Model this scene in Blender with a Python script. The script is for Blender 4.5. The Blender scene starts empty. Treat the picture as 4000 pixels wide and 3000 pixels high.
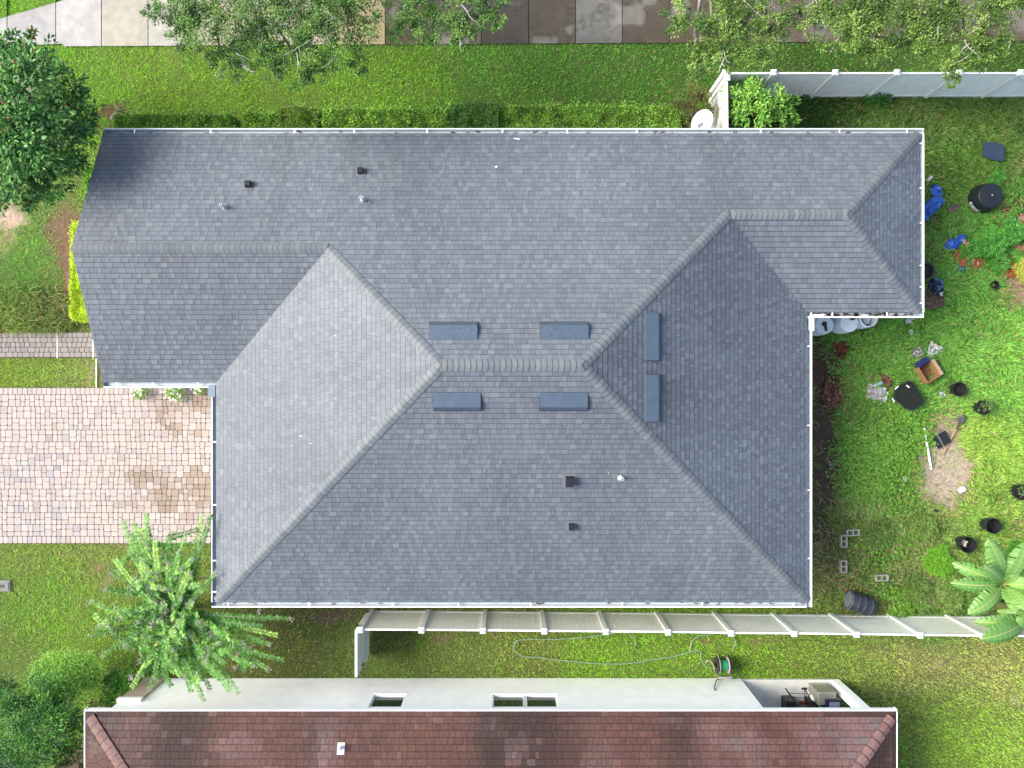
import bpy, math, random
import numpy as np
from mathutils import Vector, Matrix
R = math.radians
random.seed(7); rng = np.random.default_rng(11)
scene = bpy.context.scene
COL = scene.collection

# ---------------------------------------------------------------- camera, sky, sun, exposure
H = 23.3; F = 2825.0
cam = bpy.data.cameras.new("camera"); cam.sensor_width = 36; cam.lens = 36 * F / 4000
cam.clip_start = 0.1; cam.clip_end = 2000
cam_ob = bpy.data.objects.new("camera", cam); COL.objects.link(cam_ob)
cam_ob.location = (0, 0, H); cam_ob.rotation_euler = (0, 0, 0)
scene.camera = cam_ob
SUN_EL = R(38); SUN_AZ = R(279)          # clockwise from +Y: the sun stands in the west, a little north
world = bpy.data.worlds.new("World"); scene.world = world; world.use_nodes = True
wn = world.node_tree.nodes; wl = world.node_tree.links; wn.clear()
sky = wn.new("ShaderNodeTexSky"); sky.sky_type = 'NISHITA'; sky.sun_disc = False
sky.sun_elevation = SUN_EL; sky.sun_rotation = SUN_AZ; sky.dust_density = 2.5
bg = wn.new("ShaderNodeBackground"); bg.inputs[1].default_value = 0.07
wo = wn.new("ShaderNodeOutputWorld"); hs = wn.new("ShaderNodeHueSaturation"); hs.inputs['Saturation'].default_value = 0.86
wl.new(sky.outputs[0], hs.inputs['Color']); wl.new(hs.outputs[0], bg.inputs[0]); wl.new(bg.outputs[0], wo.inputs[0])
sun = bpy.data.lights.new("sun", 'SUN'); sun.energy = 1.5; sun.angle = R(36); sun.color = (1.0, 0.94, 0.82)
sun_ob = bpy.data.objects.new("sun", sun); COL.objects.link(sun_ob)
sd = Vector((math.sin(SUN_AZ) * math.cos(SUN_EL), math.cos(SUN_AZ) * math.cos(SUN_EL), math.sin(SUN_EL)))
sun_ob.rotation_euler = sd.to_track_quat('Z', 'Y').to_euler()
sun_ob.location = sd * 60
vs = scene.view_settings
vs.view_transform = 'Standard'; vs.look = 'None'; vs.gamma = 1.0; vs.use_curve_mapping = False
vs.exposure = 2.38
cy = scene.cycles; cy.use_denoising = True
cy.max_bounces = 6; cy.diffuse_bounces = 3; cy.glossy_bounces = 2; cy.transmission_bounces = 3; cy.transparent_max_bounces = 4

# ---------------------------------------------------------------- helpers
def at(px, py, z=0.0):
    return ((px - 2000) * (H - z) / F, (1500 - py) * (H - z) / F, z)
def lin(c):
    return tuple(((v / 255) / 12.92) if v <= 10 else (((v / 255) + 0.055) / 1.055) ** 2.4 for v in c)
def srgb_arr(a):
    a = np.asarray(a, float) / 255
    return np.where(a <= 0.04, a / 12.92, ((a + 0.055) / 1.055) ** 2.4)
def hashn(ix, iy, s):
    h = (ix.astype(np.int64) * 374761393 + iy.astype(np.int64) * 668265263 + s * 974634777) & 0x7fffffff
    h = ((h ^ (h >> 13)) * 1274126177) & 0x7fffffff
    h = h ^ (h >> 16)
    return (h & 0xffff) / 65535.0
def vnoise(x, y, s=0):
    x = np.asarray(x, float); y = np.asarray(y, float)
    ix = np.floor(x); iy = np.floor(y); fx = x - ix; fy = y - iy
    fx = fx * fx * (3 - 2 * fx); fy = fy * fy * (3 - 2 * fy)
    a = hashn(ix, iy, s); b = hashn(ix + 1, iy, s); c = hashn(ix, iy + 1, s); d = hashn(ix + 1, iy + 1, s)
    return a * (1 - fx) * (1 - fy) + b * fx * (1 - fy) + c * (1 - fx) * fy + d * fx * fy
def fbm(x, y, s=0, o=4):
    t = 0; a = 0.5; n = 0
    for k in range(o):
        t = t + a * vnoise(np.asarray(x) * 2 ** k, np.asarray(y) * 2 ** k, s + k * 17); n += a; a *= 0.5
    return t / n

# ---------------------------------------------------------------- materials
MATS = {}
def mat(name, color=(0.5, 0.5, 0.5), rough=0.7, attr=False, noise=0.0, nscale=20.0, metal=0.0, spec=0.3,
        trans=0.0, bump=0.0, bscale=60.0, stain=None, sscale=1.5, sthr=0.55, coat=0.0, detail=4.0):
    if name in MATS: return MATS[name]
    m = bpy.data.materials.new(name); m.use_nodes = True
    nt = m.node_tree; N = nt.nodes; L = nt.links; N.clear()
    out = N.new("ShaderNodeOutputMaterial"); p = N.new("ShaderNodeBsdfPrincipled")
    p.inputs['Roughness'].default_value = rough; p.inputs['Metallic'].default_value = metal
    p.inputs['Specular IOR Level'].default_value = spec
    if coat: p.inputs['Coat Weight'].default_value = coat
    tc = N.new("ShaderNodeTexCoord")
    if attr:
        a = N.new("ShaderNodeAttribute"); a.attribute_name = "Col"; c = a.outputs['Color']
    else:
        r = N.new("ShaderNodeRGB"); r.outputs[0].default_value = (*color, 1); c = r.outputs[0]
    if noise:
        n = N.new("ShaderNodeTexNoise"); n.inputs['Scale'].default_value = nscale; n.inputs['Detail'].default_value = detail
        n.inputs['Roughness'].default_value = 0.65
        L.new(tc.outputs['Object'], n.inputs['Vector'])
        mr = N.new("ShaderNodeMapRange"); mr.inputs[1].default_value = 0.3; mr.inputs[2].default_value = 0.7
        mr.inputs[3].default_value = 1 - noise; mr.inputs[4].default_value = 1 + noise
        L.new(n.outputs[0], mr.inputs[0])
        vm = N.new("ShaderNodeVectorMath"); vm.operation = 'SCALE'
        L.new(c, vm.inputs[0]); L.new(mr.outputs[0], vm.inputs['Scale']); c = vm.outputs[0]
    if stain:
        n = N.new("ShaderNodeTexNoise"); n.inputs['Scale'].default_value = sscale; n.inputs['Detail'].default_value = 6
        n.inputs['Roughness'].default_value = 0.7
        L.new(tc.outputs['Object'], n.inputs['Vector'])
        mr = N.new("ShaderNodeMapRange"); mr.inputs[1].default_value = sthr; mr.inputs[2].default_value = sthr + 0.12
        L.new(n.outputs[0], mr.inputs[0])
        mx = N.new("ShaderNodeMix"); mx.data_type = 'RGBA'
        L.new(mr.outputs[0], mx.inputs[0]); L.new(c, mx.inputs[6]); mx.inputs[7].default_value = (*stain, 1); c = mx.outputs[2]
    L.new(c, p.inputs['Base Color'])
    if bump:
        n = N.new("ShaderNodeTexNoise"); n.inputs['Scale'].default_value = bscale; n.inputs['Detail'].default_value = 3
        L.new(tc.outputs['Object'], n.inputs['Vector'])
        b = N.new("ShaderNodeBump"); b.inputs['Strength'].default_value = bump; b.inputs['Distance'].default_value = 0.02
        L.new(n.outputs[0], b.inputs['Height']); L.new(b.outputs[0], p.inputs['Normal'])
    if trans:
        t = N.new("ShaderNodeBsdfTranslucent"); L.new(c, t.inputs[0])
        ms = N.new("ShaderNodeMixShader"); ms.inputs[0].default_value = trans
        L.new(p.outputs[0], ms.inputs[1]); L.new(t.outputs[0], ms.inputs[2]); L.new(ms.outputs[0], out.inputs[0])
    else:
        L.new(p.outputs[0], out.inputs[0])
    MATS[name] = m; return m
M_leaf = mat("leaf", attr=True, rough=0.5, spec=0.4, trans=0.3)
M_gloss_leaf = mat("glossy_leaf", attr=True, rough=0.5, spec=0.35, trans=0.2)
M_grass = mat("grass_blade", attr=True, rough=0.6, spec=0.25, trans=0.35)
M_ground = mat("ground_soil", attr=True, rough=0.95, noise=0.35, nscale=9.0, bump=0.6, bscale=25, detail=8)
M_shingle = mat("asphalt_shingle", attr=True, rough=0.6, noise=0.16, nscale=55, spec=0.33, bump=0.2, bscale=220)
M_tile = mat("roof_tile", attr=True, rough=0.75, noise=0.3, nscale=14, spec=0.3, bump=0.25, bscale=90, detail=8)
M_paver = mat("paver_stone", attr=True, rough=0.85, noise=0.1, nscale=30, bump=0.2, bscale=70)
M_conc = mat("concrete_slab", attr=True, rough=0.9, noise=0.16, nscale=3.0, bump=0.15, bscale=80, detail=10)
M_white = mat("white_paint", (0.78, 0.79, 0.8), 0.45, noise=0.05, nscale=6, spec=0.4)
M_stucco = mat("white_stucco", (0.9, 0.9, 0.89), 0.85, noise=0.05, nscale=2.5, bump=0.3, bscale=90, stain=(0.6, 0.6, 0.52), sscale=0.9, sthr=0.62)
M_vinyl = mat("vinyl", (0.7, 0.7, 0.67), 0.4, noise=0.06, nscale=2.0, spec=0.4)
M_vinyl_panel = mat("vinyl_panel", attr=True, rough=0.45, noise=0.07, nscale=2.0, spec=0.35)
M_gutter = mat("gutter_metal", (0.42, 0.48, 0.52), 0.35, noise=0.08, nscale=5, spec=0.5, stain=(0.3, 0.3, 0.27), sscale=2.2, sthr=0.66)  # white gutter; trough shade and sky tint painted into the base colour
M_beige = mat("beige_paint", (0.36, 0.29, 0.22), 0.8, noise=0.08, nscale=5)
M_vent = mat("vent_metal", (0.075, 0.105, 0.145), 0.38, metal=0.35, noise=0.1, nscale=5, spec=0.6)
M_black = mat("black_plastic", (0.012, 0.014, 0.017), 0.4, noise=0.15, nscale=12, spec=0.4)
M_blackm = mat("black_metal", (0.02, 0.022, 0.026), 0.3, spec=0.5, metal=0.3)
M_bark = mat("bark", (0.2, 0.18, 0.15), 0.9, noise=0.3, nscale=14, bump=0.6, bscale=30)
M_twig = mat("pale_twig", (0.38, 0.36, 0.33), 0.85, noise=0.2, nscale=20)
M_any = mat("painted_surface", attr=True, rough=0.6, noise=0.1, nscale=14)
M_gloss_any = mat("plastic_surface", attr=True, rough=0.35, noise=0.08, nscale=9, spec=0.5)
M_card = mat("cardboard", attr=True, rough=0.9, noise=0.18, nscale=12, bump=0.2, bscale=40)
M_glass = mat("window_glass", (0.012, 0.03, 0.022), 0.06, spec=0.6)  # green of the reflected lawn painted into the glass colour
M_steel = mat("steel", (0.42, 0.41, 0.36), 0.35, metal=0.6, noise=0.12, nscale=9)

# ---------------------------------------------------------------- object building
def tag(o, label=None, cat=None, group=None, kind=None):
    if label: o["label"] = label
    if cat: o["category"] = cat
    if group: o["group"] = group
    if kind: o["kind"] = kind
    return o
def thing(name, label, cat, loc=(0, 0, 0), group=None, rz=0.0):
    o = bpy.data.objects.new(name, None); COL.objects.link(o)
    o.location = loc; o.rotation_euler = (0, 0, rz); o.empty_display_size = 0.2
    return tag(o, label, cat, group)
def root_loc(o):
    v = Vector((0, 0, 0))
    while o is not None:
        v = v + Vector(o.location); o = o.parent
    return v
def link(me, name, m, parent, world_space=True):
    o = bpy.data.objects.new(name, me); COL.objects.link(o)
    if m is not None: me.materials.append(m)
    if parent is not None:
        o.parent = parent
        if world_space:
            off = root_loc(parent)
            co = np.empty(len(me.vertices) * 3); me.vertices.foreach_get("co", co)
            co = co.reshape(-1, 3) - np.array(off); me.vertices.foreach_set("co", co.ravel())
    return o
class MB:
    def __init__(s): s.v = []; s.f = []; s.c = []
    def add(s, vs, fs, col=(0.5, 0.5, 0.5)):
        b = len(s.v); s.v.extend(tuple(p) for p in vs)
        for f in fs: s.f.append(tuple(i + b for i in f)); s.c.append(col)
        return s
    def box(s, c, size, rz=0.0, col=(0.5, 0.5, 0.5), rx=0.0, ry=0.0, bev=0.0):
        hx, hy, hz = size[0] / 2, size[1] / 2, size[2] / 2
        m = Matrix.Translation(c) @ Matrix.Rotation(rz, 4, 'Z') @ Matrix.Rotation(ry, 4, 'Y') @ Matrix.Rotation(rx, 4, 'X')
        if bev:
            b = bev
            ring = []
            for z, i in ((-hz, b), (-hz + b, 0), (hz - b, 0), (hz, b)):
                ring.append([(-hx + i, -hy + b * 0.0 + i, z), (hx - i, -hy + i, z), (hx - i, hy - i, z), (-hx + i, hy - i, z)])
            vs = [m @ Vector(p) for r in ring for p in r]
            fs = [(3, 2, 1, 0), (12, 13, 14, 15)]
            for k in range(3):
                for j in range(4):
                    fs.append((k * 4 + j, k * 4 + (j + 1) % 4, k * 4 + 4 + (j + 1) % 4, k * 4 + 4 + j))
            return s.add(vs, fs, col)
        vs = [m @ Vector((x, y, z)) for z in (-hz, hz) for x, y in ((-hx, -hy), (hx, -hy), (hx, hy), (-hx, hy))]
        return s.add(vs, [(3, 2, 1, 0), (4, 5, 6, 7), (0, 1, 5, 4), (1, 2, 6, 5), (2, 3, 7, 6), (3, 0, 4, 7)], col)
    def bar(s, p, q, w, h, col=(0.5, 0.5, 0.5)):
        p = Vector(p); q = Vector(q); d = (q - p).normalized()
        up = Vector((0, 0, 1)) if abs(d.z) < 0.95 else Vector((0, 1, 0))
        sd = d.cross(up).normalized(); up = sd.cross(d).normalized()
        vs = [a + sd * i * w / 2 + up * j * h / 2 for a in (p, q) for i, j in ((-1, -1), (1, -1), (1, 1), (-1, 1))]
        return s.add(vs, [(0, 1, 2, 3), (7, 6, 5, 4), (0, 4, 5, 1), (1, 5, 6, 2), (2, 6, 7, 3), (3, 7, 4, 0)], col)
    def tube(s, pts, rad, n=8, col=(0.5, 0.5, 0.5), caps=True):
        pts = [Vector(p) for p in pts]; K = len(pts)
        if not hasattr(rad, '__len__'): rad = [rad] * K
        vs = []; prev = None
        for k, p in enumerate(pts):
            d = (pts[min(k + 1, K - 1)] - pts[max(k - 1, 0)]).normalized()
            if prev is None:
                a = Vector((0, 0, 1)) if abs(d.z) < 0.9 else Vector((1, 0, 0))
                prev = d.cross(a).normalized()
            x = (prev - d * prev.dot(d)).normalized(); y = d.cross(x); prev = x
            for j in range(n):
                t = 2 * math.pi * j / n; vs.append(p + (x * math.cos(t) + y * math.sin(t)) * rad[k])
        fs = []
        for k in range(K - 1):
            for j in range(n):
                fs.append((k * n + j, k * n + (j + 1) % n, (k + 1) * n + (j + 1) % n, (k + 1) * n + j))
        if caps: fs += [tuple(range(n - 1, -1, -1)), tuple((K - 1) * n + j for j in range(n))]
        return s.add(vs, fs, col)
    def lathe(s, c, prof, n=24, col=(0.5, 0.5, 0.5), mtx=None, sx=1.0, sy=1.0):
        vs = []; K = len(prof)
        for r, z in prof:
            for j in range(n):
                t = 2 * math.pi * j / n; vs.append(Vector((r * sx * math.cos(t), r * sy * math.sin(t), z)))
        if mtx is not None: vs = [mtx @ v for v in vs]
        vs = [v + Vector(c) for v in vs]
        fs = []
        for k in range(K - 1):
            for j in range(n):
                fs.append((k * n + j, k * n + (j + 1) % n, (k + 1) * n + (j + 1) % n, (k + 1) * n + j))
        fs.append(tuple(range(n - 1, -1, -1))); fs.append(tuple((K - 1) * n + j for j in range(n)))
        return s.add(vs, fs, col)
    def prism(s, poly, z0, z1, col=(0.5, 0.5, 0.5)):
        n = len(poly); vs = [(x, y, z0) for x, y in poly] + [(x, y, z1) for x, y in poly]
        fs = [tuple(range(n - 1, -1, -1)), tuple(range(n, 2 * n))] + [(i, (i + 1) % n, n + (i + 1) % n, n + i) for i in range(n)]
        return s.add(vs, fs, col)
    def build(s, name, m, parent=None, smooth=False, ws=True):
        me = bpy.data.meshes.new(name); me.from_pydata(s.v, [], s.f); me.update()
        ca = me.color_attributes.new("Col", 'FLOAT_COLOR', 'CORNER')
        arr = []
        for f, c in zip(s.f, s.c): arr.extend([c[0], c[1], c[2], 1.0] * len(f))
        ca.data.foreach_set("color", arr)
        if smooth: me.polygons.foreach_set("use_smooth", [True] * len(me.polygons))
        return link(me, name, m, parent, ws)
def npmesh(name, V, T, C, m, parent=None, ws=True, smooth=False):
    """V (n,3), T (k,3) triangles, C (n,3) point colours"""
    me = bpy.data.meshes.new(name)
    n = len(V); k = len(T)
    me.vertices.add(n); me.vertices.foreach_set("co", np.asarray(V, np.float32).ravel())
    me.loops.add(k * 3); me.loops.foreach_set("vertex_index", np.asarray(T, np.int32).ravel())
    me.polygons.add(k); me.polygons.foreach_set("loop_start", np.arange(0, k * 3, 3, dtype=np.int32))
    me.polygons.foreach_set("loop_total", np.full(k, 3, np.int32))
    me.update(calc_edges=True)
    if smooth: me.polygons.foreach_set("use_smooth", np.ones(k, bool))
    ca = me.color_attributes.new("Col", 'FLOAT_COLOR', 'POINT')
    ca.data.foreach_set("color", np.concatenate([C, np.ones((n, 1))], 1).astype(np.float32).ravel())
    return link(me, name, m, parent, ws)
def norm(a): return a / np.maximum(np.linalg.norm(a, axis=1, keepdims=True), 1e-9)
def leaves(name, P, D, U, L, W, C, m, parent=None, fold=0.25, extra=None):
    """leaf = two tapered halves folded along a midrib; 6 vertices, 4 triangles"""
    n = len(P); D = norm(D); S = norm(np.cross(D, U)); N = np.cross(S, D)
    L = np.asarray(L).reshape(-1, 1); W = np.asarray(W).reshape(-1, 1)
    a = P; b = P + D * L * 0.5 - N * L * 0.02; t = P + D * L - N * L * 0.12
    l = P + D * L * 0.45 - S * W * 0.5 + N * W * fold; r = P + D * L * 0.45 + S * W * 0.5 + N * W * fold
    V = np.stack([a, l, b, r, t], 1).reshape(-1, 3)
    i = np.arange(n)[:, None] * 5
    T = np.concatenate([i + np.array([[0, 2, 1]]), i + np.array([[1, 2, 4]]), i + np.array([[0, 3, 2]]), i + np.array([[2, 3, 4]])], 0)
    CC = np.repeat(C, 5, 0)
    return npmesh(name, V, T, CC, m, parent)

# ---------------------------------------------------------------- ground colour and cover fields (px = photo pixels on the ground plane)
def topx(x, y): return 2000 + x * F / H, 1500 - y * F / H
# grass colour as seen, sRGB; tree shade over the top strip is painted in
GC = np.array([
 (350,330,118,160,52),(700,330,124,160,50),(1100,350,112,150,44),(1450,300,108,150,42),(1900,300,84,132,44),(2300,250,74,124,40),(2700,250,66,112,36),(3300,220,60,104,34),(3900,200,66,112,38),
 (3200,450,56,96,36),(3600,480,96,132,58),(3900,450,98,136,58),(3750,650,92,138,52),(3600,700,86,128,50),(3900,900,90,150,60),
 (3750,1150,100,160,62),(3950,1350,112,168,66),(3450,1350,92,148,56),(3400,1650,92,142,58),(3800,1500,108,164,66),(3850,1750,128,170,66),(3450,1850,100,148,58),(3950,2000,118,160,66),
 (3300,2200,98,118,60),(3500,2150,104,130,64),(3400,2330,88,122,56),(3700,2380,92,140,60),
 (1250,2400,84,100,50),(1450,2500,104,122,62),(1700,2550,112,132,62),(1550,2630,104,130,52),(2050,2500,120,136,62),(2300,2600,120,160,44),(2600,2550,118,160,48),(2900,2550,122,158,50),(3200,2550,120,150,54),(3400,2600,128,144,70),
 (3600,2600,150,150,92),(3850,2600,150,150,90),(3600,2850,118,142,62),(3850,2850,130,162,60),(3750,2950,136,172,58),
 (100,2200,128,152,70),(400,2180,134,150,78),(600,2200,120,140,64),(150,2400,116,156,56),(350,2450,122,160,52),(50,2550,110,140,58),(900,2550,92,108,48),(1050,2500,86,100,46),
 (100,1450,130,156,56),(330,1450,140,158,80),(50,1000,116,156,72),(200,900,128,146,84),(80,1080,92,140,56),(60,1220,108,140,58),(200,1220,92,116,50),(20,20,120,170,50)], float)
def grass_colour(x, y):
    px, py = topx(x, y)
    px = px + (fbm(x * 0.6, y * 0.6, 3) - 0.5) * 260; py = py + (fbm(x * 0.6, y * 0.6, 9) - 0.5) * 200
    w = np.zeros(len(x)); acc = np.zeros((len(x), 3)); cc = srgb_arr(GC[:, 2:])
    for k in range(len(GC)):
        d2 = (px - GC[k, 0]) ** 2 + (py - GC[k, 1]) ** 2 + 60 ** 2
        ww = 1 / d2 ** 2; w += ww; acc += ww[:, None] * cc[k]
    return acc / w[:, None]
# bare patches: cx, cy, rx, ry, strength, colour
SOIL = [(3195,1700,78,560,1.1,(84,66,56)),(3215,1500,85,180,1.0,(96,62,48)),(3210,2050,70,140,.7,(92,70,56)),(3290,2290,90,40,.55,(90,66,50)),(3300,1330,50,40,.5,(96,60,42)),
 (3690,1830,112,180,1.25,(172,156,138)),(3700,1680,75,85,.85,(162,142,120)),(3975,1130,75,80,1.0,(150,122,104)),(3925,800,80,34,.8,(96,64,50)),(3960,680,40,60,.45,(150,128,96)),(3620,870,50,60,.5,(110,88,70)),(3660,1000,50,50,.45,(110,80,60)),
 (3650,1180,50,40,.8,(110,84,70)),(3580,1220,40,24,.5,(110,80,60)),(3300,400,60,20,.4,(140,110,90)),(3950,2060,50,80,.4,(130,96,70)),(3860,2160,50,40,.4,(130,96,70)),(3400,1470,20,16,.6,(150,120,90)),
 (270,1010,48,220,1.2,(120,92,74)),(225,900,60,100,.8,(120,94,76)),(20,850,90,70,.9,(190,164,146)),(30,930,60,60,.5,(180,150,130)),(215,1180,60,60,.6,(112,88,68)),
 (455,440,90,26,1.0,(100,74,58)),(925,480,34,40,1.0,(96,66,52)),(1255,495,30,30,1.0,(90,70,58)),(1750,480,30,30,1.0,(84,66,50)),(2655,480,20,50,1.0,(90,60,46)),(1600,500,1300,22,1.2,(80,62,48)),
 (1300,2400,110,40,.8,(98,84,76)),(1700,2480,60,24,.5,(130,112,92)),(1450,2460,60,20,.5,(130,120,100)),(1900,2490,50,18,.4,(140,116,90)),(2320,2480,50,22,.4,(134,116,86)),(2760,2490,26,18,.6,(130,100,80)),(2940,2495,40,20,.5,(128,104,78)),(3000,2500,40,30,.4,(128,104,78)),
 (3420,2560,40,24,.35,(160,136,112)),(3680,2600,50,30,.4,(170,150,124)),(3560,2700,50,24,.3,(160,140,112)),(3960,2740,30,24,.45,(170,150,130)),(3700,2520,60,14,.4,(140,116,90)),
 (365,2215,24,20,.7,(140,112,86)),(240,2150,40,20,.35,(150,130,104)),(420,2270,40,26,.35,(150,136,110)),(2620,2645,40,8,.6,(110,80,60)),(1150,2430,70,30,.5,(70,62,48)),(355,1470,18,60,.6,(150,130,110)),
 (3540,410,60,20,.4,(140,112,90)),(460,2130,30,10,.6,(140,110,88)),(1330,2380,500,14,.5,(90,76,60)),(3480,2295,30,14,.5,(90,66,50))]
def soil_fields(x, y):
    px, py = topx(x, y)
    qx = px + (fbm(x * 2.2, y * 2.2, 5) - 0.5) * 90; qy = py + (fbm(x * 2.2, y * 2.2, 8) - 0.5) * 90
    m = np.zeros(len(x)); col = np.zeros((len(x), 3)); ws = np.full(len(x), 1e-6)
    for cx, cyy, rx, ry, s, c in SOIL:
        d = np.sqrt(((qx - cx) / rx) ** 2 + ((qy - cyy) / ry) ** 2)
        k = np.clip(1.35 - d, 0, 1) * s * 1.25
        m = np.maximum(m, k); col += (k[:, None] ** 2) * srgb_arr(c); ws += k ** 2
    fine = fbm(x * 7, y * 7, 31, 3)
    m = np.clip((m - 0.15) + (fine - 0.5) * 0.7 * (m > 0.05), 0, 1)
    return m, col / ws[:, None]
G = 2.05      # brightness of a lit surface of albedo 1 in the picture
def build_ground():
    xs = np.concatenate([[-400, -120, -50, -26], np.arange(-17.5, 17.51, 0.11), [26, 50, 120, 400]])
    ys = np.concatenate([[-400, -120, -50, -22], np.arange(-13.5, 13.51, 0.11), [22, 50, 120, 400]])
    X, Y = np.meshgrid(xs, ys); x = X.ravel(); y = Y.ravel()
    m, sc = soil_fields(x, y); g = grass_colour(x, y) * 0.55 + srgb_arr((92, 80, 58)) * 0.45
    ins = (abs(x) < 17.6) & (abs(y) < 13.6)
    C = g * (1 - m[:, None]) + sc * m[:, None] * 1.45
    C[~ins] = srgb_arr((96, 124, 58)) * 0.8
    C = C / G
    z = (fbm(x * 1.3, y * 1.3, 40) - 0.5) * 0.05 - 0.02
    z[~ins] = -0.03
    nx = len(xs); ny = len(ys)
    i = (np.arange(ny - 1)[:, None] * nx + np.arange(nx - 1)[None, :]).ravel()
    T = np.concatenate([np.stack([i, i + 1, i + nx + 1], 1), np.stack([i, i + nx + 1, i + nx], 1)], 0)
    o = npmesh("ground", np.stack([x, y, z], 1), T, C, M_ground, smooth=True)
    tag(o, "grassy ground with bare soil patches around the houses", kind="structure")
build_ground()

# areas without grass: rectangles in metres
HOLES = [(-17.6, 17.6, 10.98, 13.6), (-17.6, -8.0, -5.13, -0.12), (-17.6, -13.4, 0.83, 1.66), (-13.38, -11.2, -0.2, 2.2),
         (-8.3, 8.3, -6.0, 7.0), (-11.5, 11.4, 2.1, 7.0), (-11.5, -8, 0.2, 7.0), (-11.8, 7.5, -14, -9.48), (7.3, 10.3, -14, -9.5),
         (6.0, 7.7, -7.15, -6.5)]
def in_holes(x, y):
    h = np.zeros(len(x), bool)
    for a, b, c, d in HOLES: h |= (x > a) & (x < b) & (y > c) & (y < d)
    # top-left corner lawn beyond the curved walk
    px, py = topx(x, y)
    walk = (py < 172) & ~(py < 125 - px * 0.245 + 0 * px) & (py >= -60)
    h &= ~((y > 10.98) & (py < np.where(px < 560, 75 - px * 0.29, -999)))
    return h
EXCL = []
def in_excl(x, y):
    r = np.zeros(len(x), bool)
    for P in EXCL:
        b = (x > min(p[0] for p in P)) & (x < max(p[0] for p in P)) & (y > min(p[1] for p in P)) & (y < max(p[1] for p in P))
        ix = np.nonzero(b)[0]; xx = x[ix]; yy = y[ix]; q = np.zeros(len(ix), bool); n = len(P)
        for i in range(n):
            (ax, ay), (bx, by) = P[i], P[(i + 1) % n]
            if ay == by: continue
            q ^= ((ay > yy) != (by > yy)) & (xx < (bx - ax) * (yy - ay) / (by - ay) + ax)
        r[ix] |= q
    return r
def scatter(n, x0, x1, y0, y1):
    x = rng.uniform(x0, x1, n); y = rng.uniform(y0, y1, n); return x, y
def make_blades(name, label, n, box, length, width, keep, lean=0.6, jitter=0.3, two=False, bright=1.0, winddir=None, cat="grass", dryc=False):
    x, y = scatter(n, *box)
    k = keep(x, y); x = x[k]; y = y[k]
    k = ~in_excl(x, y); x = x[k]; y = y[k]
    c = grass_colour(x, y); m, sc = soil_fields(x, y)
    keep2 = rng.random(len(x)) > np.clip(m * 1.15, 0, 0.97); x = x[keep2]; y = y[keep2]; c = c[keep2]; m = m[keep2]
    n = len(x)
    clump = 0.5 * fbm(x * 3.0, y * 3.0, 77, 3) + 0.5 * vnoise(x * 13, y * 13, 78)
    spk = vnoise(x * 17 + 3, y * 17, 79)
    L = length * rng.uniform(0.55, 1.25, n) * (0.45 + 1.1 * clump); W = width * rng.uniform(0.7, 1.3, n)
    th = rng.uniform(0, 2 * np.pi, n)
    if winddir is not None:
        th = winddir + (fbm(x * 1.1, y * 1.1, 90, 3) - 0.5) * 7 + rng.normal(0, 0.55, n)
    ln = np.clip(lean + rng.normal(0, 0.22, n), 0.1, 1.4)
    d = np.stack([np.cos(th) * np.sin(ln), np.sin(th) * np.sin(ln), np.cos(ln)], 1)
    s = np.stack([-np.sin(th), np.cos(th), np.zeros(n)], 1) * W[:, None] * 0.5
    tw = rng.normal(0, 0.5, n); s = s * np.cos(tw)[:, None] + np.stack([np.zeros(n), np.zeros(n), np.sin(tw) * W * 0.5], 1)
    P = np.stack([x, y, np.full(n, -0.02)], 1)
    v = rng.uniform(1 - jitter, 1 + jitter, n) * (0.62 + 0.48 * clump + 0.32 * spk)
    dry = rng.random(n) < (0.05 if two else 0.09 + 0.08 * (y < 3)) + 0.5 * np.clip(m, 0, 0.5)
    c = c * v[:, None] * bright
    c[dry] = srgb_arr((176, 160, 112)) * rng.uniform(0.6, 1.1, (dry.sum(), 1))
    if dryc: c = srgb_arr((190, 176, 140)) * rng.uniform(0.5, 1.1, (n, 1))
    yel = (rng.random(n) < 0.15)[:, None]; c = np.where(yel, c * np.array([[1.14, 1.05, 0.95]]), c)
    c = np.minimum(c / G * 2.9 * (np.array([[1.06, 1.28, 0.92]]) if not two else np.array([[0.8, 0.73, 0.8]])), 0.75)
    if two:
        mid = P + d * L[:, None] * 0.55
        d2 = d.copy(); d2[:, 2] = d2[:, 2] - 1.0; d2 = norm(d2)
        tip = mid + d2 * L[:, None] * 0.5; tip[:, 2] = np.maximum(tip[:, 2], 0.0)
        V = np.stack([P - s, P + s, mid - s * 0.9, mid + s * 0.9, tip], 1).reshape(-1, 3)
        i = np.arange(n)[:, None] * 5
        T = np.concatenate([i + np.array([[0, 1, 3]]), i + np.array([[0, 3, 2]]), i + np.array([[2, 3, 4]])], 0)
        C = np.repeat(c, 5, 0)
    else:
        tip = P + d * L[:, None]
        V = np.stack([P - s, P + s, tip], 1).reshape(-1, 3)
        T = np.arange(n * 3).reshape(-1, 3); C = np.repeat(c, 3, 0)
    o = npmesh(name, V, T, C, M_grass); tag(o, label, kind="stuff"); return o
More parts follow.
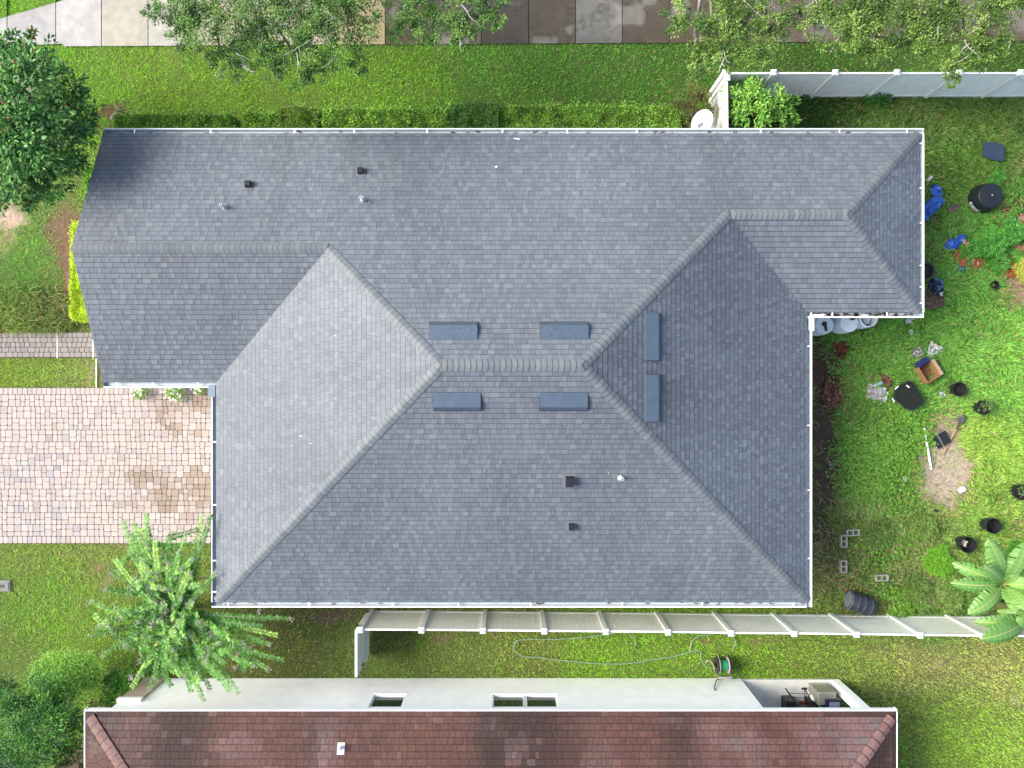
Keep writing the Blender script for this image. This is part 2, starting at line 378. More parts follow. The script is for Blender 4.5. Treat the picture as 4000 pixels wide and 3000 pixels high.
# heart-leaved ground cover
def ground_cover():
    regs = [(3430,1770,130,110,2300),(3540,1610,70,60,900),(3400,1900,110,60,700),(3300,1310,90,24,260),(3460,2130,120,100,450),(3540,2380,50,40,260),(3600,1700,50,60,300),(3500,2320,60,30,160),(3260,1440,40,40,60),(3390,1400,80,60,120)]
    Ps = []; Cs = []
    for cx, cy_, rx, ry, n in regs:
        a = rng.normal(0, 0.55, n); b = rng.normal(0, 0.55, n)
        px = cx + a * rx; py = cy_ + b * ry
        k = (px > 3230); px = px[k]; py = py[k]
        z = rng.uniform(0.06, 0.2, len(px))
        Ps.append(np.stack([(px - 2000) * (H - z) / F, (1500 - py) * (H - z) / F, z], 1))
        t = rng.random(len(px))[:, None]
        Cs.append(1.15 * (srgb_arr((108, 176, 58)) * t + srgb_arr((150, 198, 70)) * (1 - t)))
    P = np.concatenate(Ps); C = np.concatenate(Cs) / G; n = len(P)
    th = rng.uniform(0, 6.28, n); D = np.stack([np.cos(th), np.sin(th), rng.normal(-0.1, 0.2, n)], 1)
    U = np.stack([rng.normal(0, 0.3, n), rng.normal(0, 0.3, n), np.ones(n)], 1)
    # round leaf: octagon fan
    S = norm(np.cross(D, U)); D = norm(D); L = rng.uniform(0.032, 0.058, n)[:, None]
    ring = [(-0.6, 0.35), (-0.1, 0.85), (0.5, 0.75), (1.1, 0), (0.5, -0.75), (-0.1, -0.85), (-0.6, -0.35)]
    V = np.stack([P] + [P + D * L * a + S * L * b for a, b in ring], 1).reshape(-1, 3)
    i = np.arange(n)[:, None] * 8
    T = np.concatenate([i + np.array([[0, k, k + 1]]) for k in range(1, 7)] , 0)
    o = npmesh("ground_cover", V, T, np.repeat(C, 8, 0), M_leaf)
    tag(o, "round-leaved creeping weeds spreading through the back yard grass", kind="stuff")
ground_cover()
# dry leaf litter and mulch chips over the bare patches
def litter():
    n = 60000; x, y = scatter(n, -17, 17, -13, 12); m, sc = soil_fields(x, y)
    k = (m > 0.35) & ~in_holes(x, y) & (rng.random(n) < 0.9); x = x[k]; y = y[k]; sc = sc[k]; n = len(x)
    P = np.stack([x, y, rng.uniform(0, 0.025, n)], 1); th = rng.uniform(0, 6.28, n)
    D = np.stack([np.cos(th), np.sin(th), rng.normal(0, 0.25, n)], 1); U = np.stack([rng.normal(0, .4, n), rng.normal(0, .4, n), np.ones(n)], 1)
    C = sc * rng.uniform(0.7, 2.4, (n, 1)) / G
    o = leaves("leaf_litter", P, D, U, rng.uniform(0.03, 0.08, n), rng.uniform(0.015, 0.03, n), C, M_leaf)
    tag(o, "dry leaf litter and wood chips on bare soil", kind="stuff")
litter()

# ---------------------------------------------------------------- sidewalk
def sidewalk():
    mb = MB()
    joints = [-40, 30, 220, 398, 580, 763, 945, 1130, 1318, 1505, 1693, 1880, 2065, 2248, 2430, 2614, 2800, 2990, 3181, 3368, 3555, 3742, 3929, 4120, 4310]
    cols = {0: (200, 198, 196), 1: (196, 194, 192), 2: (212, 208, 206), 3: (204, 197, 182), 4: (210, 206, 196)}
    for i in range(len(joints) - 1):
        a, b = joints[i] + 1.5, joints[i + 1] - 1.5
        n = 34
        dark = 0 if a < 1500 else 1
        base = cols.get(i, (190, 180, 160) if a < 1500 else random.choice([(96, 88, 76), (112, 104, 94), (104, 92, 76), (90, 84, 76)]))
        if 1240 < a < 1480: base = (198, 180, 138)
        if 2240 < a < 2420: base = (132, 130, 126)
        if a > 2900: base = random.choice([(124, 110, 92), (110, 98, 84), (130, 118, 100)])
        def edge_lo(px): return 172 - 0.006 * (px - 2000) if px > 250 else 172 + (250 - px) * 0.05
        def edge_hi(px): return 75 - px * 0.29 if px < 560 else -110
        nx = 22
        for ix in range(nx):
            for iy in range(n):
                p0 = a + (b - a) * ix / nx; p1 = a + (b - a) * (ix + 1) / nx
                ys = []
                for p in (p0, p1):
                    lo, hi = edge_lo(p), max(edge_hi(p), -110)
                    ys.append((lo + (hi - lo) * iy / n, lo + (hi - lo) * (iy + 1) / n))
                q = [at(p0, ys[0][0]), at(p1, ys[1][0]), at(p1, ys[1][1]), at(p0, ys[0][1])]
                cx, cyy = q[0][0], q[0][1]
                t = float(fbm(np.array([cx * 1.1]), np.array([cyy * 1.1]), 55)[0]); t2 = float(fbm(np.array([cx * 5]), np.array([cyy * 5]), 65)[0])
                e = min(ix, nx - 1 - ix) / nx
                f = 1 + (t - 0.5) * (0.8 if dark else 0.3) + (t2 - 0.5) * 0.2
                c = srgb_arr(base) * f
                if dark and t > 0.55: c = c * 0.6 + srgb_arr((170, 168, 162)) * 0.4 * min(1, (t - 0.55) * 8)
                mb.add([(v[0], v[1], 0.03) for v in q], [(0, 1, 2, 3)], tuple(c / G))
        for (p0, y0, p1, y1) in ((a, edge_lo(a), b, edge_lo(b)), (b, edge_lo(b), b, -110), (a, -110, a, edge_lo(a))):
            A = at(p0, y0); B = at(p1, y1)
            mb.add([(A[0], A[1], -0.06), (B[0], B[1], -0.06), (B[0], B[1], 0.03), (A[0], A[1], 0.03)], [(0, 1, 2, 3)], tuple(srgb_arr((120, 112, 100)) / G))
    o = mb.build("sidewalk", M_conc); tag(o, "concrete sidewalk of stained slabs along the top", kind="structure")
sidewalk()

# ---------------------------------------------------------------- pavers
def paver(mb, x0, x1, y0, y1, z, col):
    g = 0.0045; b = 0.008
    x0 += g; x1 -= g; y0 += g; y1 -= g; h = z + rng.uniform(-0.003, 0.003)
    c = 0.022
    def ring(i, zz): # octagon with cut corners
        return [(x0 + c + i, y0 + i, zz), (x1 - c - i, y0 + i, zz), (x1 - i, y0 + c + i, zz), (x1 - i, y1 - c - i, zz), (x1 - c - i, y1 - i, zz), (x0 + c + i, y1 - i, zz), (x0 + i, y1 - c - i, zz), (x0 + i, y0 + c + i, zz)]
    vs = ring(0, z - 0.05) + ring(0, h - b * 0.6) + ring(b * 0.7, h)
    fs = [tuple(range(16, 24))]
    for k in range(2):
        for j in range(8): fs.append((k * 8 + j, k * 8 + (j + 1) % 8, k * 8 + 8 + (j + 1) % 8, k * 8 + 8 + j))
    mb.add(vs, fs, col)
STAIN = [(760,1900,120,70,1.0),(650,1960,150,40,.75),(820,1960,60,60,1.0),(540,1860,90,30,.8),(800,1560,60,40,.8),(680,1600,90,50,.75),(720,1680,70,30,.8),(780,2020,60,40,.5),(610,1570,60,25,.5)]
def paver_col(x, y, warm=1.0):
    px, py = topx(x, y)
    base = np.array(random.choice([(228, 210, 201), (230, 213, 204), (226, 206, 198), (231, 216, 206), (224, 208, 203), (228, 209, 197)]), float)
    if random.random() < 0.07: base *= 0.93
    if random.random() < 0.05 + 0.25 * (px < 260 and py > 1750): base = base * 0.88 + np.array((8, 12, 18))
    c = srgb_arr(base)
    s = 0
    n = float(fbm(np.array([x * 1.6]), np.array([y * 1.6]), 91)[0])
    for cx, cyy, rx, ry, st in STAIN:
        d = math.hypot((px - cx) / rx, (py - cyy) / ry); s = max(s, max(0, min(1, (1.3 - d) * 1.3)) * st)
    s = max(0, min(0.9, s + (n - 0.5) * 2.2 * (s > 0.02) + random.uniform(-0.5, 0.35) * (s > 0.05)))
    c = c * (1 - s) + srgb_arr((190, 166, 146)) * random.uniform(0.88, 1.1) * s
    return tuple(c * random.uniform(0.95, 1.04) / G * np.array([0.9, 0.93, 0.95]))
def driveway():
    root_poly = MB()
    root_poly.box((-12.75, -2.62, -0.02), (9.5, 5.02, 0.05), col=tuple(srgb_arr((80, 70, 62)) / G))
    mb = root_poly; u = 0.076
    y = -0.34; x_end = -8.03
    while y - 5 * u > -4.95:
        x = -17.3 + random.choice([0, u, 2 * u]) - random.random() * 0.1
        while x < x_end - 0.02:
            w = random.choice([2, 3]) * u; x1 = min(x + w, x_end)
            if x_end - x1 < 0.07: x1 = x_end
            k = random.choice([2, 3])
            for a, b in ((0, k), (k, 5)):
                paver(mb, x, x1, y - b * u, y - a * u, 0.035, paver_col((x + x1) / 2, y - (a + b) / 2 * u))
            x = x1
        y -= 5 * u
    # soldier borders
    for (ya, yb) in ((-0.34, -0.12), (-5.13, y)):
        x = -17.3
        while x < x_end - 0.02:
            x1 = min(x + 0.155, x_end); paver(mb, x, x1, ya, yb, 0.035, paver_col((x + x1) / 2, (ya + yb) / 2)); x = x1
    o = mb.build("driveway", M_paver); tag(o, "pinkish paver driveway with brown stains in front of garage", kind="structure")
    mb = MB(); mb.box((-15.3, 1.25, -0.02), (4.2, 0.82, 0.05), col=tuple(srgb_arr((104, 94, 84)) / G))
    mb.box((-12.65, 1.15, -0.021), (1.1, 2.3, 0.05), col=tuple(srgb_arr((104, 94, 84)) / G))
    y = 1.66
    while y - 2 * u > 0.8:
        x = -17.3 + random.random() * 0.15
        while x < -13.25:
            x1 = x + random.choice([2, 2, 3]) * u; paver(mb, x, x1, y - 2.1 * u, y, 0.035, tuple(np.array(paver_col(x, y)) * np.array([0.6, 0.62, 0.62]))); x = x1
        y -= 2.1 * u
    x = -13.2
    while x < -12.2:
        y = 2.15; w = 2.1 * u
        while y > -0.1:
            y1 = max(y - random.choice([2, 3]) * u, -0.11)
            if not (x < -12.95 and y < 0.84): paver(mb, x, x + w, y1, y, 0.035, tuple(np.array(paver_col(x, y)) * np.array([0.6, 0.62, 0.62])))
            y = y1
        x += w
    for (px, y0, y1) in ((226, 1290, 1400), (366, 1280, 1400), (378, 1400, 1516)):
        a = at(px, y0); b = at(px, y1); mb.box(((a[0] + b[0]) / 2, (a[1] + b[1]) / 2, 0.03), (0.025, abs(a[1] - b[1]), 0.02), col=(0.6, 0.6, 0.6))
    o = mb.build("path", M_paver); tag(o, "narrow paver walkway leading past the lawn to the front door", kind="structure")
driveway()

# ---------------------------------------------------------------- roofs
def clip_poly(poly, pts_h):
    """Sutherland-Hodgman: pts_h = [(u,v,h)], poly = convex CCW [(u,v)]"""
    out = pts_h
    n = len(poly)
    for i in range(n):
        ax, ay = poly[i]; bx, by = poly[(i + 1) % n]
        ex, ey = bx - ax, by - ay
        inp = out; out = []
        if not inp: return []
        ds = [ex * (p[1] - ay) - ey * (p[0] - ax) for p in inp]
        if min(ds) >= -1e-9: out = inp; continue
        if max(ds) <= 0: return []
        for j in range(len(inp)):
            p, q = inp[j], inp[(j + 1) % len(inp)]; dp, dq = ds[j], ds[(j + 1) % len(inp)]
            if dp >= 0: out.append(p)
            if (dp >= 0) != (dq >= 0):
                t = dp / (dp - dq); out.append(tuple(p[k] + (q[k] - p[k]) * t for k in range(3)))
    return out
PITCH = 5 / 12; SL = math.hypot(1, PITCH)
class Face:
    """roof face rising from the eave line through e0 (plan point), eave direction ud, uphill direction vd (plan unit vectors)"""
    def __init__(s, e0, ud, vd, z0): s.e0 = Vector(e0); s.ud = Vector(ud); s.vd = Vector(vd); s.z0 = z0
    def z(s, x, y): return s.z0 + PITCH * ((x - s.e0.x) * s.vd.x + (y - s.e0.y) * s.vd.y)
    def uv(s, x, y):
        dx, dy = x - s.e0.x, y - s.e0.y
        return (dx * s.ud.x + dy * s.ud.y, (dx * s.vd.x + dy * s.vd.y) * SL)
    def p(s, u, v, h=0.0):
        vp = v / SL
        n = Vector((-s.vd.x * PITCH, -s.vd.y * PITCH, 1)) / SL
        return Vector((s.e0.x + s.ud.x * u + s.vd.x * vp, s.e0.y + s.ud.y * u + s.vd.y * vp, s.z0 + PITCH * vp)) + n * h
def shingles(mb, face, polys, expo, widths, hb, ht, colf, band=0.16, gap=0.005, slant=0.012, tooth=True, lift=0.0):
    us = [face.uv(*p) for poly in polys for p in poly]
    u0 = min(u for u, v in us); u1 = max(u for u, v in us); v1 = max(v for u, v in us)
    cps = []
    for poly in polys:
        c = [face.uv(*p) for p in poly]
        area = sum(c[i][0] * c[(i + 1) % len(c)][1] - c[(i + 1) % len(c)][0] * c[i][1] for i in range(len(c)))
        cps.append(c if area > 0 else c[::-1])
    bbs = [(min(p[0] for p in c), max(p[0] for p in c), min(p[1] for p in c), max(p[1] for p in c)) for c in cps]
    def emit(q, col):
        for c, bb in zip(cps, bbs):
            if max(p[0] for p in q) < bb[0] or min(p[0] for p in q) > bb[1] or min(p[1] for p in q) > bb[3] or max(p[1] for p in q) < bb[2]: continue
            r = clip_poly(c, q)
            if len(r) >= 3: mb.add([face.p(*p[:2], p[2] + lift) for p in r], [tuple(range(len(r)))], col)
    k = 0; v = -0.02
    while v < v1:
        u = u0 - random.random() * 0.3; i = random.randint(0, 1)
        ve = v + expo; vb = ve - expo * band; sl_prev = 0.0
        while u < u1:
            w = random.choice(widths) * random.uniform(0.8, 1.2); raised = (i % 2 == 0) if tooth else True
            h = hb if raised else ht; sl = random.uniform(-slant, slant)
            ua, ub = u + gap / 2, u + w - gap / 2
            m = (u + ub) / 2
            if u1 + 0.3 > m > u0 - 0.3:
                col = colf(face, u + w / 2, v, raised); dk = tuple(c * 0.5 for c in col)  # darkened butt and top band paint in the shadow line of each course
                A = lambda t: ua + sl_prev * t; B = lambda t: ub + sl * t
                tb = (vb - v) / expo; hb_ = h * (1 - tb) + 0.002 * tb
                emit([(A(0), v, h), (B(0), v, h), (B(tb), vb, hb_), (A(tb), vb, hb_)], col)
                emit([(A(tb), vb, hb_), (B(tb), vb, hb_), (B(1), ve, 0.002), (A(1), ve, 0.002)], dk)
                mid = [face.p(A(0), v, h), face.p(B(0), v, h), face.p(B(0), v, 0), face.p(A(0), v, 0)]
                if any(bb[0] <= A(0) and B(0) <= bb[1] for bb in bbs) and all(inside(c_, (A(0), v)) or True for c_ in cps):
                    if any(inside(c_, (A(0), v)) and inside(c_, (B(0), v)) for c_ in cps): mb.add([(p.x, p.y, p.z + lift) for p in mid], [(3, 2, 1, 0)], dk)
            sl_prev = sl; u += w; i += 1
        v = ve; k += 1
def inside(poly, p):
    for i in range(len(poly)):
        ax, ay = poly[i]; bx, by = poly[(i + 1) % len(poly)]
        if (bx - ax) * (p[1] - ay) - (by - ay) * (p[0] - ax) < -1e-9: return False
    return True
def caps(mb, A, B, fL, fR, colf, w=0.145, expo=0.142, hb=0.016, ht=0.006, base=0.006):
    """overlapping ridge or hip caps from low end A to high end B (plan points), draped over faces fL and fR"""
    A = Vector(A[:2]); B = Vector(B[:2]); d = (B - A); Ln = d.length; d.normalize(); s = Vector((-d.y, d.x))
    n = max(1, int(Ln / expo)); ex = Ln / n
    def zf(q): return min(fL.z(q.x, q.y), fR.z(q.x, q.y))
    prof = [(-1, -0.004), (-0.97, 0.006), (-0.55, 0.009), (-0.2, 0.006), (0, 0.001), (0.2, 0.006), (0.55, 0.009), (0.97, 0.006), (1, -0.004)]
    for i in range(n):
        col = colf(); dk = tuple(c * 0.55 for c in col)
        rows = []
        for t, h, ww in ((0.0, 0.0, w), (0.0, hb, w), (0.84, ht + 0.002, w * 0.985), (1.06, ht, w * 0.97)):
            row = []
            for a, dz in prof:
                bow = 0.028 * (abs(a) ** 2)
                q = A + d * (ex * (i + t) + bow) + s * (a * ww)
                row.append((q.x, q.y, zf(q) + base + (h + dz if h > 0 else -0.01)))
            rows.append(row)
        m = len(prof); vs = [p for r in rows for p in r]
        for k in range(3):
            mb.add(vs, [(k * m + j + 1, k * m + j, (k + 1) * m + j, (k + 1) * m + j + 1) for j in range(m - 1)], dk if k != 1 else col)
E = 2.75
house = thing("house", "large house with dark grey shingle hip roof and white gutters", "house", (0, 0, 0))
fN = Face((0, 7.12), (-1, 0), (0, -1), E); fS = Face((0, -6.2), (1, 0), (0, 1), E)
fW = Face((-8.4, 0), (0, -1), (1, 0), E); fE = Face((8.38, 0), (0, 1), (-1, 0), E)
fWS = Face((0, 0.05), (1, 0), (0, 1), E); fES = Face((0, 2.04), (1, 0), (0, 1), E); fEE = Face((11.57, 0), (0, 1), (-1, 0), E)
XW, XE = -11.62, 11.57
my = (7.12 - 6.2) / 2; hr = (7.12 + 6.2) / 2                      # main ridge y and half run
R1 = (-8.4 + hr, my); R2 = (8.38 - hr, my)
wy = (7.12 + 0.05) / 2; wr = (7.12 - 0.05) / 2; W1 = (XW, wy); W2 = (-8.4 + wr, wy)
ey = (7.12 + 2.04) / 2; er = (7.12 - 2.04) / 2; X1 = (XE - er, ey); X2 = (8.38 - er, ey)
A_, B_, C_, D_, E_, F_, G_, H_ = (XW, 7.12), (XE, 7.12), (XE, 2.04), (8.38, 2.04), (8.38, -6.2), (-8.4, -6.2), (-8.4, 0.05), (XW, 0.05)
north_polys = [[A_, W1, W2, (W2[0], 7.12)], [(W2[0], 7.12), W2, R1, (R1[0], 7.12)], [(R1[0], 7.12), R1, R2, (R2[0], 7.12)],
               [(R2[0], 7.12), R2, X2, (X2[0], 7.12)], [(X2[0], 7.12), X2, X1, B_]]
faces = [(fN, north_polys), (fWS, [[H_, G_, W2, W1]]), (fW, [[G_, F_, R1], [G_, R1, W2]]), (fS, [[F_, E_, R2, R1]]),
         (fE, [[E_, D_, X2], [E_, X2, R2]]), (fES, [[D_, C_, X1, X2]]), (fEE, [[C_, B_, X1]])]
SH = [(0.108, 0.119, 0.14), (0.112, 0.123, 0.145), (0.119, 0.131, 0.152), (0.127, 0.139, 0.159), (0.139, 0.151, 0.169), (0.104, 0.115, 0.137)]
def shingle_col(face, u, v, raised):
    c = random.choice(SH[2:5] if raised and random.random() < 0.6 else SH[:4])
    q = face.p(u, v)
    f = 1 + (float(fbm(np.array([q.x * 0.35]), np.array([q.y * 0.35]), 21)[0]) - 0.5) * 0.35
    f *= random.uniform(0.93, 1.07) * (1 + (float(fbm(np.array([u * 1.6]), np.array([v * 0.25]), 33, 2)[0]) - 0.5) * 0.22)
    return (c[0] * f * 0.86, c[1] * f * 0.895, c[2] * f * 0.92)
mb = MB()
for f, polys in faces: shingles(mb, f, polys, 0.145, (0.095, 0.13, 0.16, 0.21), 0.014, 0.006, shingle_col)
for f, polys in faces:      # deck under the shingles, and its underside
    for poly in polys:
        for off in (-0.012, -0.06):
            mb.add([(x, y, f.z(x, y) + off) for x, y in poly], [tuple(range(len(poly)))], (0.05, 0.055, 0.065))
roof = mb.build("roof", M_shingle, house)
mb = MB()
def capcol():
    c = random.choice([(0.118, 0.129, 0.147), (0.13, 0.14, 0.153), (0.122, 0.133, 0.15), (0.137, 0.147, 0.156), (0.108, 0.119, 0.139)]); f = random.uniform(0.86, 0.97)
    return (c[0] * f * 0.96, c[1] * f, c[2] * f)
caps(mb, F_, R1, fW, fS, capcol); caps(mb, E_, R2, fE, fS, capcol); caps(mb, W2, R1, fW, fN, capcol); caps(mb, X2, R2, fE, fN, capcol)
caps(mb, C_, X1, fEE, fES, capcol); caps(mb, B_, X1, fEE, fN, capcol)
caps(mb, W1, (W2[0], W2[1]), fWS, fN, capcol); caps(mb, X1, (X2[0] + 0.05, X2[1]), fES, fN, capcol); caps(mb, R2, R1, fN, fS, capcol, w=0.16)
mb.build("ridge_cap", M_shingle, roof)
mb = MB()
for _ in range(60):
    f, polys = random.choice(faces[:5]); P = random.choice(polys); w = [random.random() for _k in P]; sw = sum(w)
    x = sum(a * p[0] for a, p in zip(w, P)) / sw; y = sum(a * p[1] for a, p in zip(w, P)) / sw; u_, v_ = f.uv(x, y); L_ = random.uniform(.04, .12); W_ = random.uniform(.004, .01); g_ = random.uniform(.2, .4)
    mb.add([f.p(u_, v_, .02), f.p(u_ + W_, v_, .02), f.p(u_ + W_ + random.uniform(-.01, .01), v_ + L_, .02), f.p(u_ + random.uniform(-.01, .01), v_ + L_, .02)], [(0, 1, 2, 3)], (g_, g_, g_))
mb.build("scuff_mark", M_any, roof)["kind"] = "stuff"
# walls, soffit and fascia
WALL = [(-11.3, 6.78), (11.22, 6.78), (11.22, 2.38), (8.04, 2.38), (8.04, -5.86), (-8.06, -5.86), (-8.06, 0.4), (-11.3, 0.4)]
mb = MB()
n = len(WALL); mb.add([(x, y, -0.1) for x, y in WALL] + [(x, y, 2.66) for x, y in WALL], [((i + 1) % n, i, n + i, n + (i + 1) % n) for i in range(n)])
mb.add([(-11.3, 0.4, 2.66), (-11.3, 6.78, 2.66), (-11.3, wy, fN.z(0, wy) - 0.08)], [(0, 2, 1)])
mb.build("wall", M_stucco, house)
SOFF = [A_, B_, C_, D_, E_, F_, G_, H_]
mb = MB(); n = 8
mb.add([(x, y, 2.665) for x, y in SOFF], [tuple(range(8))])
ring = SOFF
for i in range(n):
    (x0, y0), (x1, y1) = SOFF[i], SOFF[(i + 1) % n]
    if x0 == x1 == XW: continue
    mb.add([(x0, y0, 2.6), (x1, y1, 2.6), (x1, y1, 2.735), (x0, y0, 2.735)], [(0, 1, 2, 3)])
for s_ in (-1, 1):
    yy = 7.12 if s_ > 0 else 0.05
    mb.add([(XW, yy, 2.6), (XW, wy, 2.6 + wr * PITCH), (XW, wy, 2.735 + wr * PITCH), (XW, yy, 2.735)], [(0, 1, 2, 3)])
mb.build("fascia", M_white, house)
mb = MB(); mb.box((-8.075, -2.75, 1.12), (0.03, 4.6, 2.24), col=(0.7, 0.7, 0.68))
for k in range(4):
    for j in range(8): mb.box((-8.1, -4.75 + j * 0.575, 0.3 + k * 0.55), (0.02, 0.48, 0.42), col=(0.66, 0.66, 0.64))
mb.build("garage_door", M_any, house)
def house_window(c, sx, sy, nm="window"):
    fr = MB(); fr.box(c, (sx, sy, 1.2)); o = fr.build(nm, M_white, house)
    p = MB(); k = 0.02; big = sx > sy
    p.box(c, (sx - 0.12 if big else sx + k, sy + k if big else sy - 0.12, 1.08)); p.build("pane", M_glass, o)
for x in (-9.2, -4.0, 0.5, 5.0, 9.5): house_window((x, 6.79, 1.5), 1.4, 0.05)
for y in (-4.0, -0.5): house_window((8.05, y, 1.5), 0.05, 1.5)
for x in (-5.0, 0.0, 5.0): house_window((x, -5.87, 1.5), 1.2, 0.05)
mb = MB(); mb.box((-11.315, 3.0, 1.03), (0.03, 0.95, 2.06), col=(0.2, 0.08, 0.05)); mb.build("front_door", M_any, house)

# gutters
def gutter(p, q, out, brackets=(), name="gutter"):
    p = Vector((*p, 0)); q = Vector((*q, 0)); o = Vector((*out, 0)); d = (q - p).normalized(); zt = E - 0.035
    mb = MB()
    prof = [(0.0, 0.0), (0.0, -0.11), (0.09, -0.115), (0.125, -0.06), (0.122, 0.0), (0.148, 0.004), (0.148, -0.012), (0.134, -0.014), (0.136, -0.065), (0.097, -0.127), (-0.004, -0.122), (-0.004, 0.0)]
    m = len(prof); vs = [a + o * u + Vector((0, 0, zt + w)) for a in (p, q) for u, w in prof]
    mb.add(vs, [(i, (i + 1) % m, m + (i + 1) % m, m + i) for i in range(m)])
    mb.add([vs[0], vs[1], vs[2], vs[3], vs[4]], [(0, 1, 2, 3, 4)]); mb.add([vs[m], vs[m + 1], vs[m + 2], vs[m + 3], vs[m + 4]], [(0, 1, 2, 3, 4)])
    g = mb.build(name, M_gutter, house)
    lp = MB(); lp.bar(p + o * 0.14 + Vector((0, 0, zt + 0.006)), q + o * 0.14 + Vector((0, 0, zt + 0.006)), 0.03, 0.014); lp.build("lip", M_white, g)
    for t in brackets:
        b = MB(); c = p + d * t; ang = math.atan2(d.y, d.x)
        b.bar(c - o * 0.02 + Vector((0, 0, zt + 0.02)), c + o * 0.15 + Vector((0, 0, zt + 0.008)), 0.036, 0.012)
        b.build("bracket", M_white, g)
def brs(pxs, ref, sgn=1): return [abs((px - 2000) / 137.4 - ref) for px in pxs]
gutter((XW, 7.12), (XE + 0.148, 7.12), (0, 1), brs([525, 822, 1150, 1383, 1668, 1963, 2215, 2487, 2972, 3280, 3545], XW))
gutter((XE, 2.04 - 0.0), (XE, 7.12), (1, 0), [abs((1500 - py) / 137.4 - 2.04) for py in (560, 735, 870, 1037, 1120, 1185)])
gutter((8.38, 2.04), (XE + 0.148, 2.04), (0, -1), brs([3252, 3465], 8.38))
gutter((8.38, -6.2 - 0.148), (8.38, 2.04), (1, 0), [abs((1500 - py) / 137.4 + 6.35) for py in (1353, 1662, 1915, 2182)])
gutter((-8.4 - 0.148, -6.2), (8.38, -6.2), (0, -1), brs([890, 1208, 1533, 1790, 2073, 2430, 2742, 3100], -8.55))
gutter((-8.4, -6.2), (-8.4, 0.05 - 0.14), (-1, 0), [abs((1500 - py) / 137.4 + 6.2) for py in (1726, 1972, 2190, 2312)])
gutter((XW, 0.05), (-8.4, 0.05), (0, -1), brs([455, 596, 773], XW))
def debris(p, q, o, n, dk):
    mb = MB(); p = Vector((*p, 0)); q = Vector((*q, 0)); o = Vector((*o, 0))
    for _ in range(n):
        t = random.random(); c = p.lerp(q, t) + o * random.uniform(.02, .1) + Vector((0, 0, E - .125)); g = random.choice(dk)
        mb.box(c, (random.uniform(.03, .16), random.uniform(.015, .04), .015), rz=math.atan2((q - p).y, (q - p).x) + random.uniform(-.3, .3), col=g)
    mb.build("gutter_debris", M_any, house)["kind"] = "stuff"
debris((8.5, 2.04), (11.5, 2.04), (0, -1), 90, [(.03, .028, .025), (.1, .09, .08), (.2, .18, .16)])
debris((XW, 7.12), (XE, 7.12), (0, 1), 60, [(.05, .05, .05), (.14, .13, .12), (.3, .3, .28)])
debris((-8.4, -6.2), (8.3, -6.2), (0, -1), 40, [(.08, .08, .07), (.2, .2, .19)])
mb = MB(); mb.box((-8.53, -0.2, 2.66), (0.2, 0.34, 0.2), col=(0.11, 0.16, 0.2)); mb.bar((-8.5, -0.15, 2.6), (-8.12, -0.15, 2.3), 0.08, 0.06, (0.11, 0.16, 0.2)); mb.bar((-8.12, -0.15, 2.3), (-8.12, -0.15, 0.1), 0.08, 0.06, (0.11, 0.16, 0.2)); mb.build("downspout", M_gloss_any, house)
mb = MB(); mb.box((8.52, 1.72, 2.7), (0.13, 0.42, 0.1), col=(0.72, 0.72, 0.7)); mb.bar((8.55, 1.95, 2.66), (9.2, 1.98, 2.55), 0.07, 0.07, (0.72, 0.72, 0.7)); mb.bar((8.5, 1.6, 2.62), (8.1, 1.6, 2.3), 0.07, 0.07, (0.72, 0.72, 0.7)); mb.bar((8.1, 1.6, 2.3), (8.1, 1.6, 0.1), 0.07, 0.07, (0.72, 0.72, 0.7)); mb.build("downspout", M_gloss_any, house)

# roof fittings
def on(face, px, py, lift=0.0):
    z = 4.0
    for _ in range(30):
        x, y, _z = at(px, py, z); z = face.z(x, y) + lift
    return Vector((x, y, z))
def slope_mtx(face):
    u = Vector((face.ud.x, face.ud.y, 0)); v = Vector((face.vd.x, face.vd.y, PITCH)).normalized(); nrm = u.cross(v)
    return Matrix((u, v, nrm)).transposed()
def long_vent(face, px, py, wet=0):
    c = on(face, px, py); m = slope_mtx(face); mb = MB(); Lh = 0.6
    # profile across (v, h): flush at the top, level lid, steep nose, open louvre at the bottom
    prof = [(0.27, 0.014), (0.25, 0.026), (-0.08, 0.125), (-0.21, 0.045), (-0.214, 0.03), (-0.2, 0.03), (-0.08, 0.1), (0.2, 0.015)]
    vs = []
    for u in (-Lh, Lh):
        for v, h in prof: vs.append(c + m @ Vector((u, v, h)))
    k = len(prof)
    mb.add(vs, [(i, i + 1, k + i + 1, k + i) for i in range(k - 1)])
    mb.add(vs[:k] + [c + m @ Vector((-Lh, -0.2, 0))], [(0, 1, 2, 3, 8)]); mb.add(vs[k:] + [c + m @ Vector((Lh, -0.2, 0))], [(8, 3, 2, 1, 0)])
    o = mb.build("roof_vent", M_vent, house)
    fl = MB(); q = [(-Lh - 0.01, -0.235), (Lh + 0.01, -0.235), (Lh + 0.01, 0.2), (-Lh - 0.01, 0.2)]
    fl.add([c + m @ Vector((a, b, 0.018)) for a, b in q], [(0, 1, 2, 3)]); fl.build("flashing", M_blackm, o)
    if wet:
        w = MB()
        for _ in range(90):
            u = random.uniform(-Lh + .03, Lh - .03); v = random.uniform(-0.06, 0.06) if random.random() < .7 else random.uniform(-0.06, 0.2); h = 0.026 + (0.25 - v) / 0.33 * 0.099 + 0.003
            r = random.uniform(0.004, 0.009); cc = c + m @ Vector((u, v, h))
            w.add([cc + m @ Vector((r * math.cos(t), r * math.sin(t), 0)) for t in np.arange(0, 6.28, 1.05)], [(0, 1, 2, 3, 4, 5)], (0.02, 0.035, 0.055) if random.random() < 0.85 else (0.22, 0.26, 0.3))
        w.build("water_drop", M_gloss_any, o)["kind"] = "stuff"
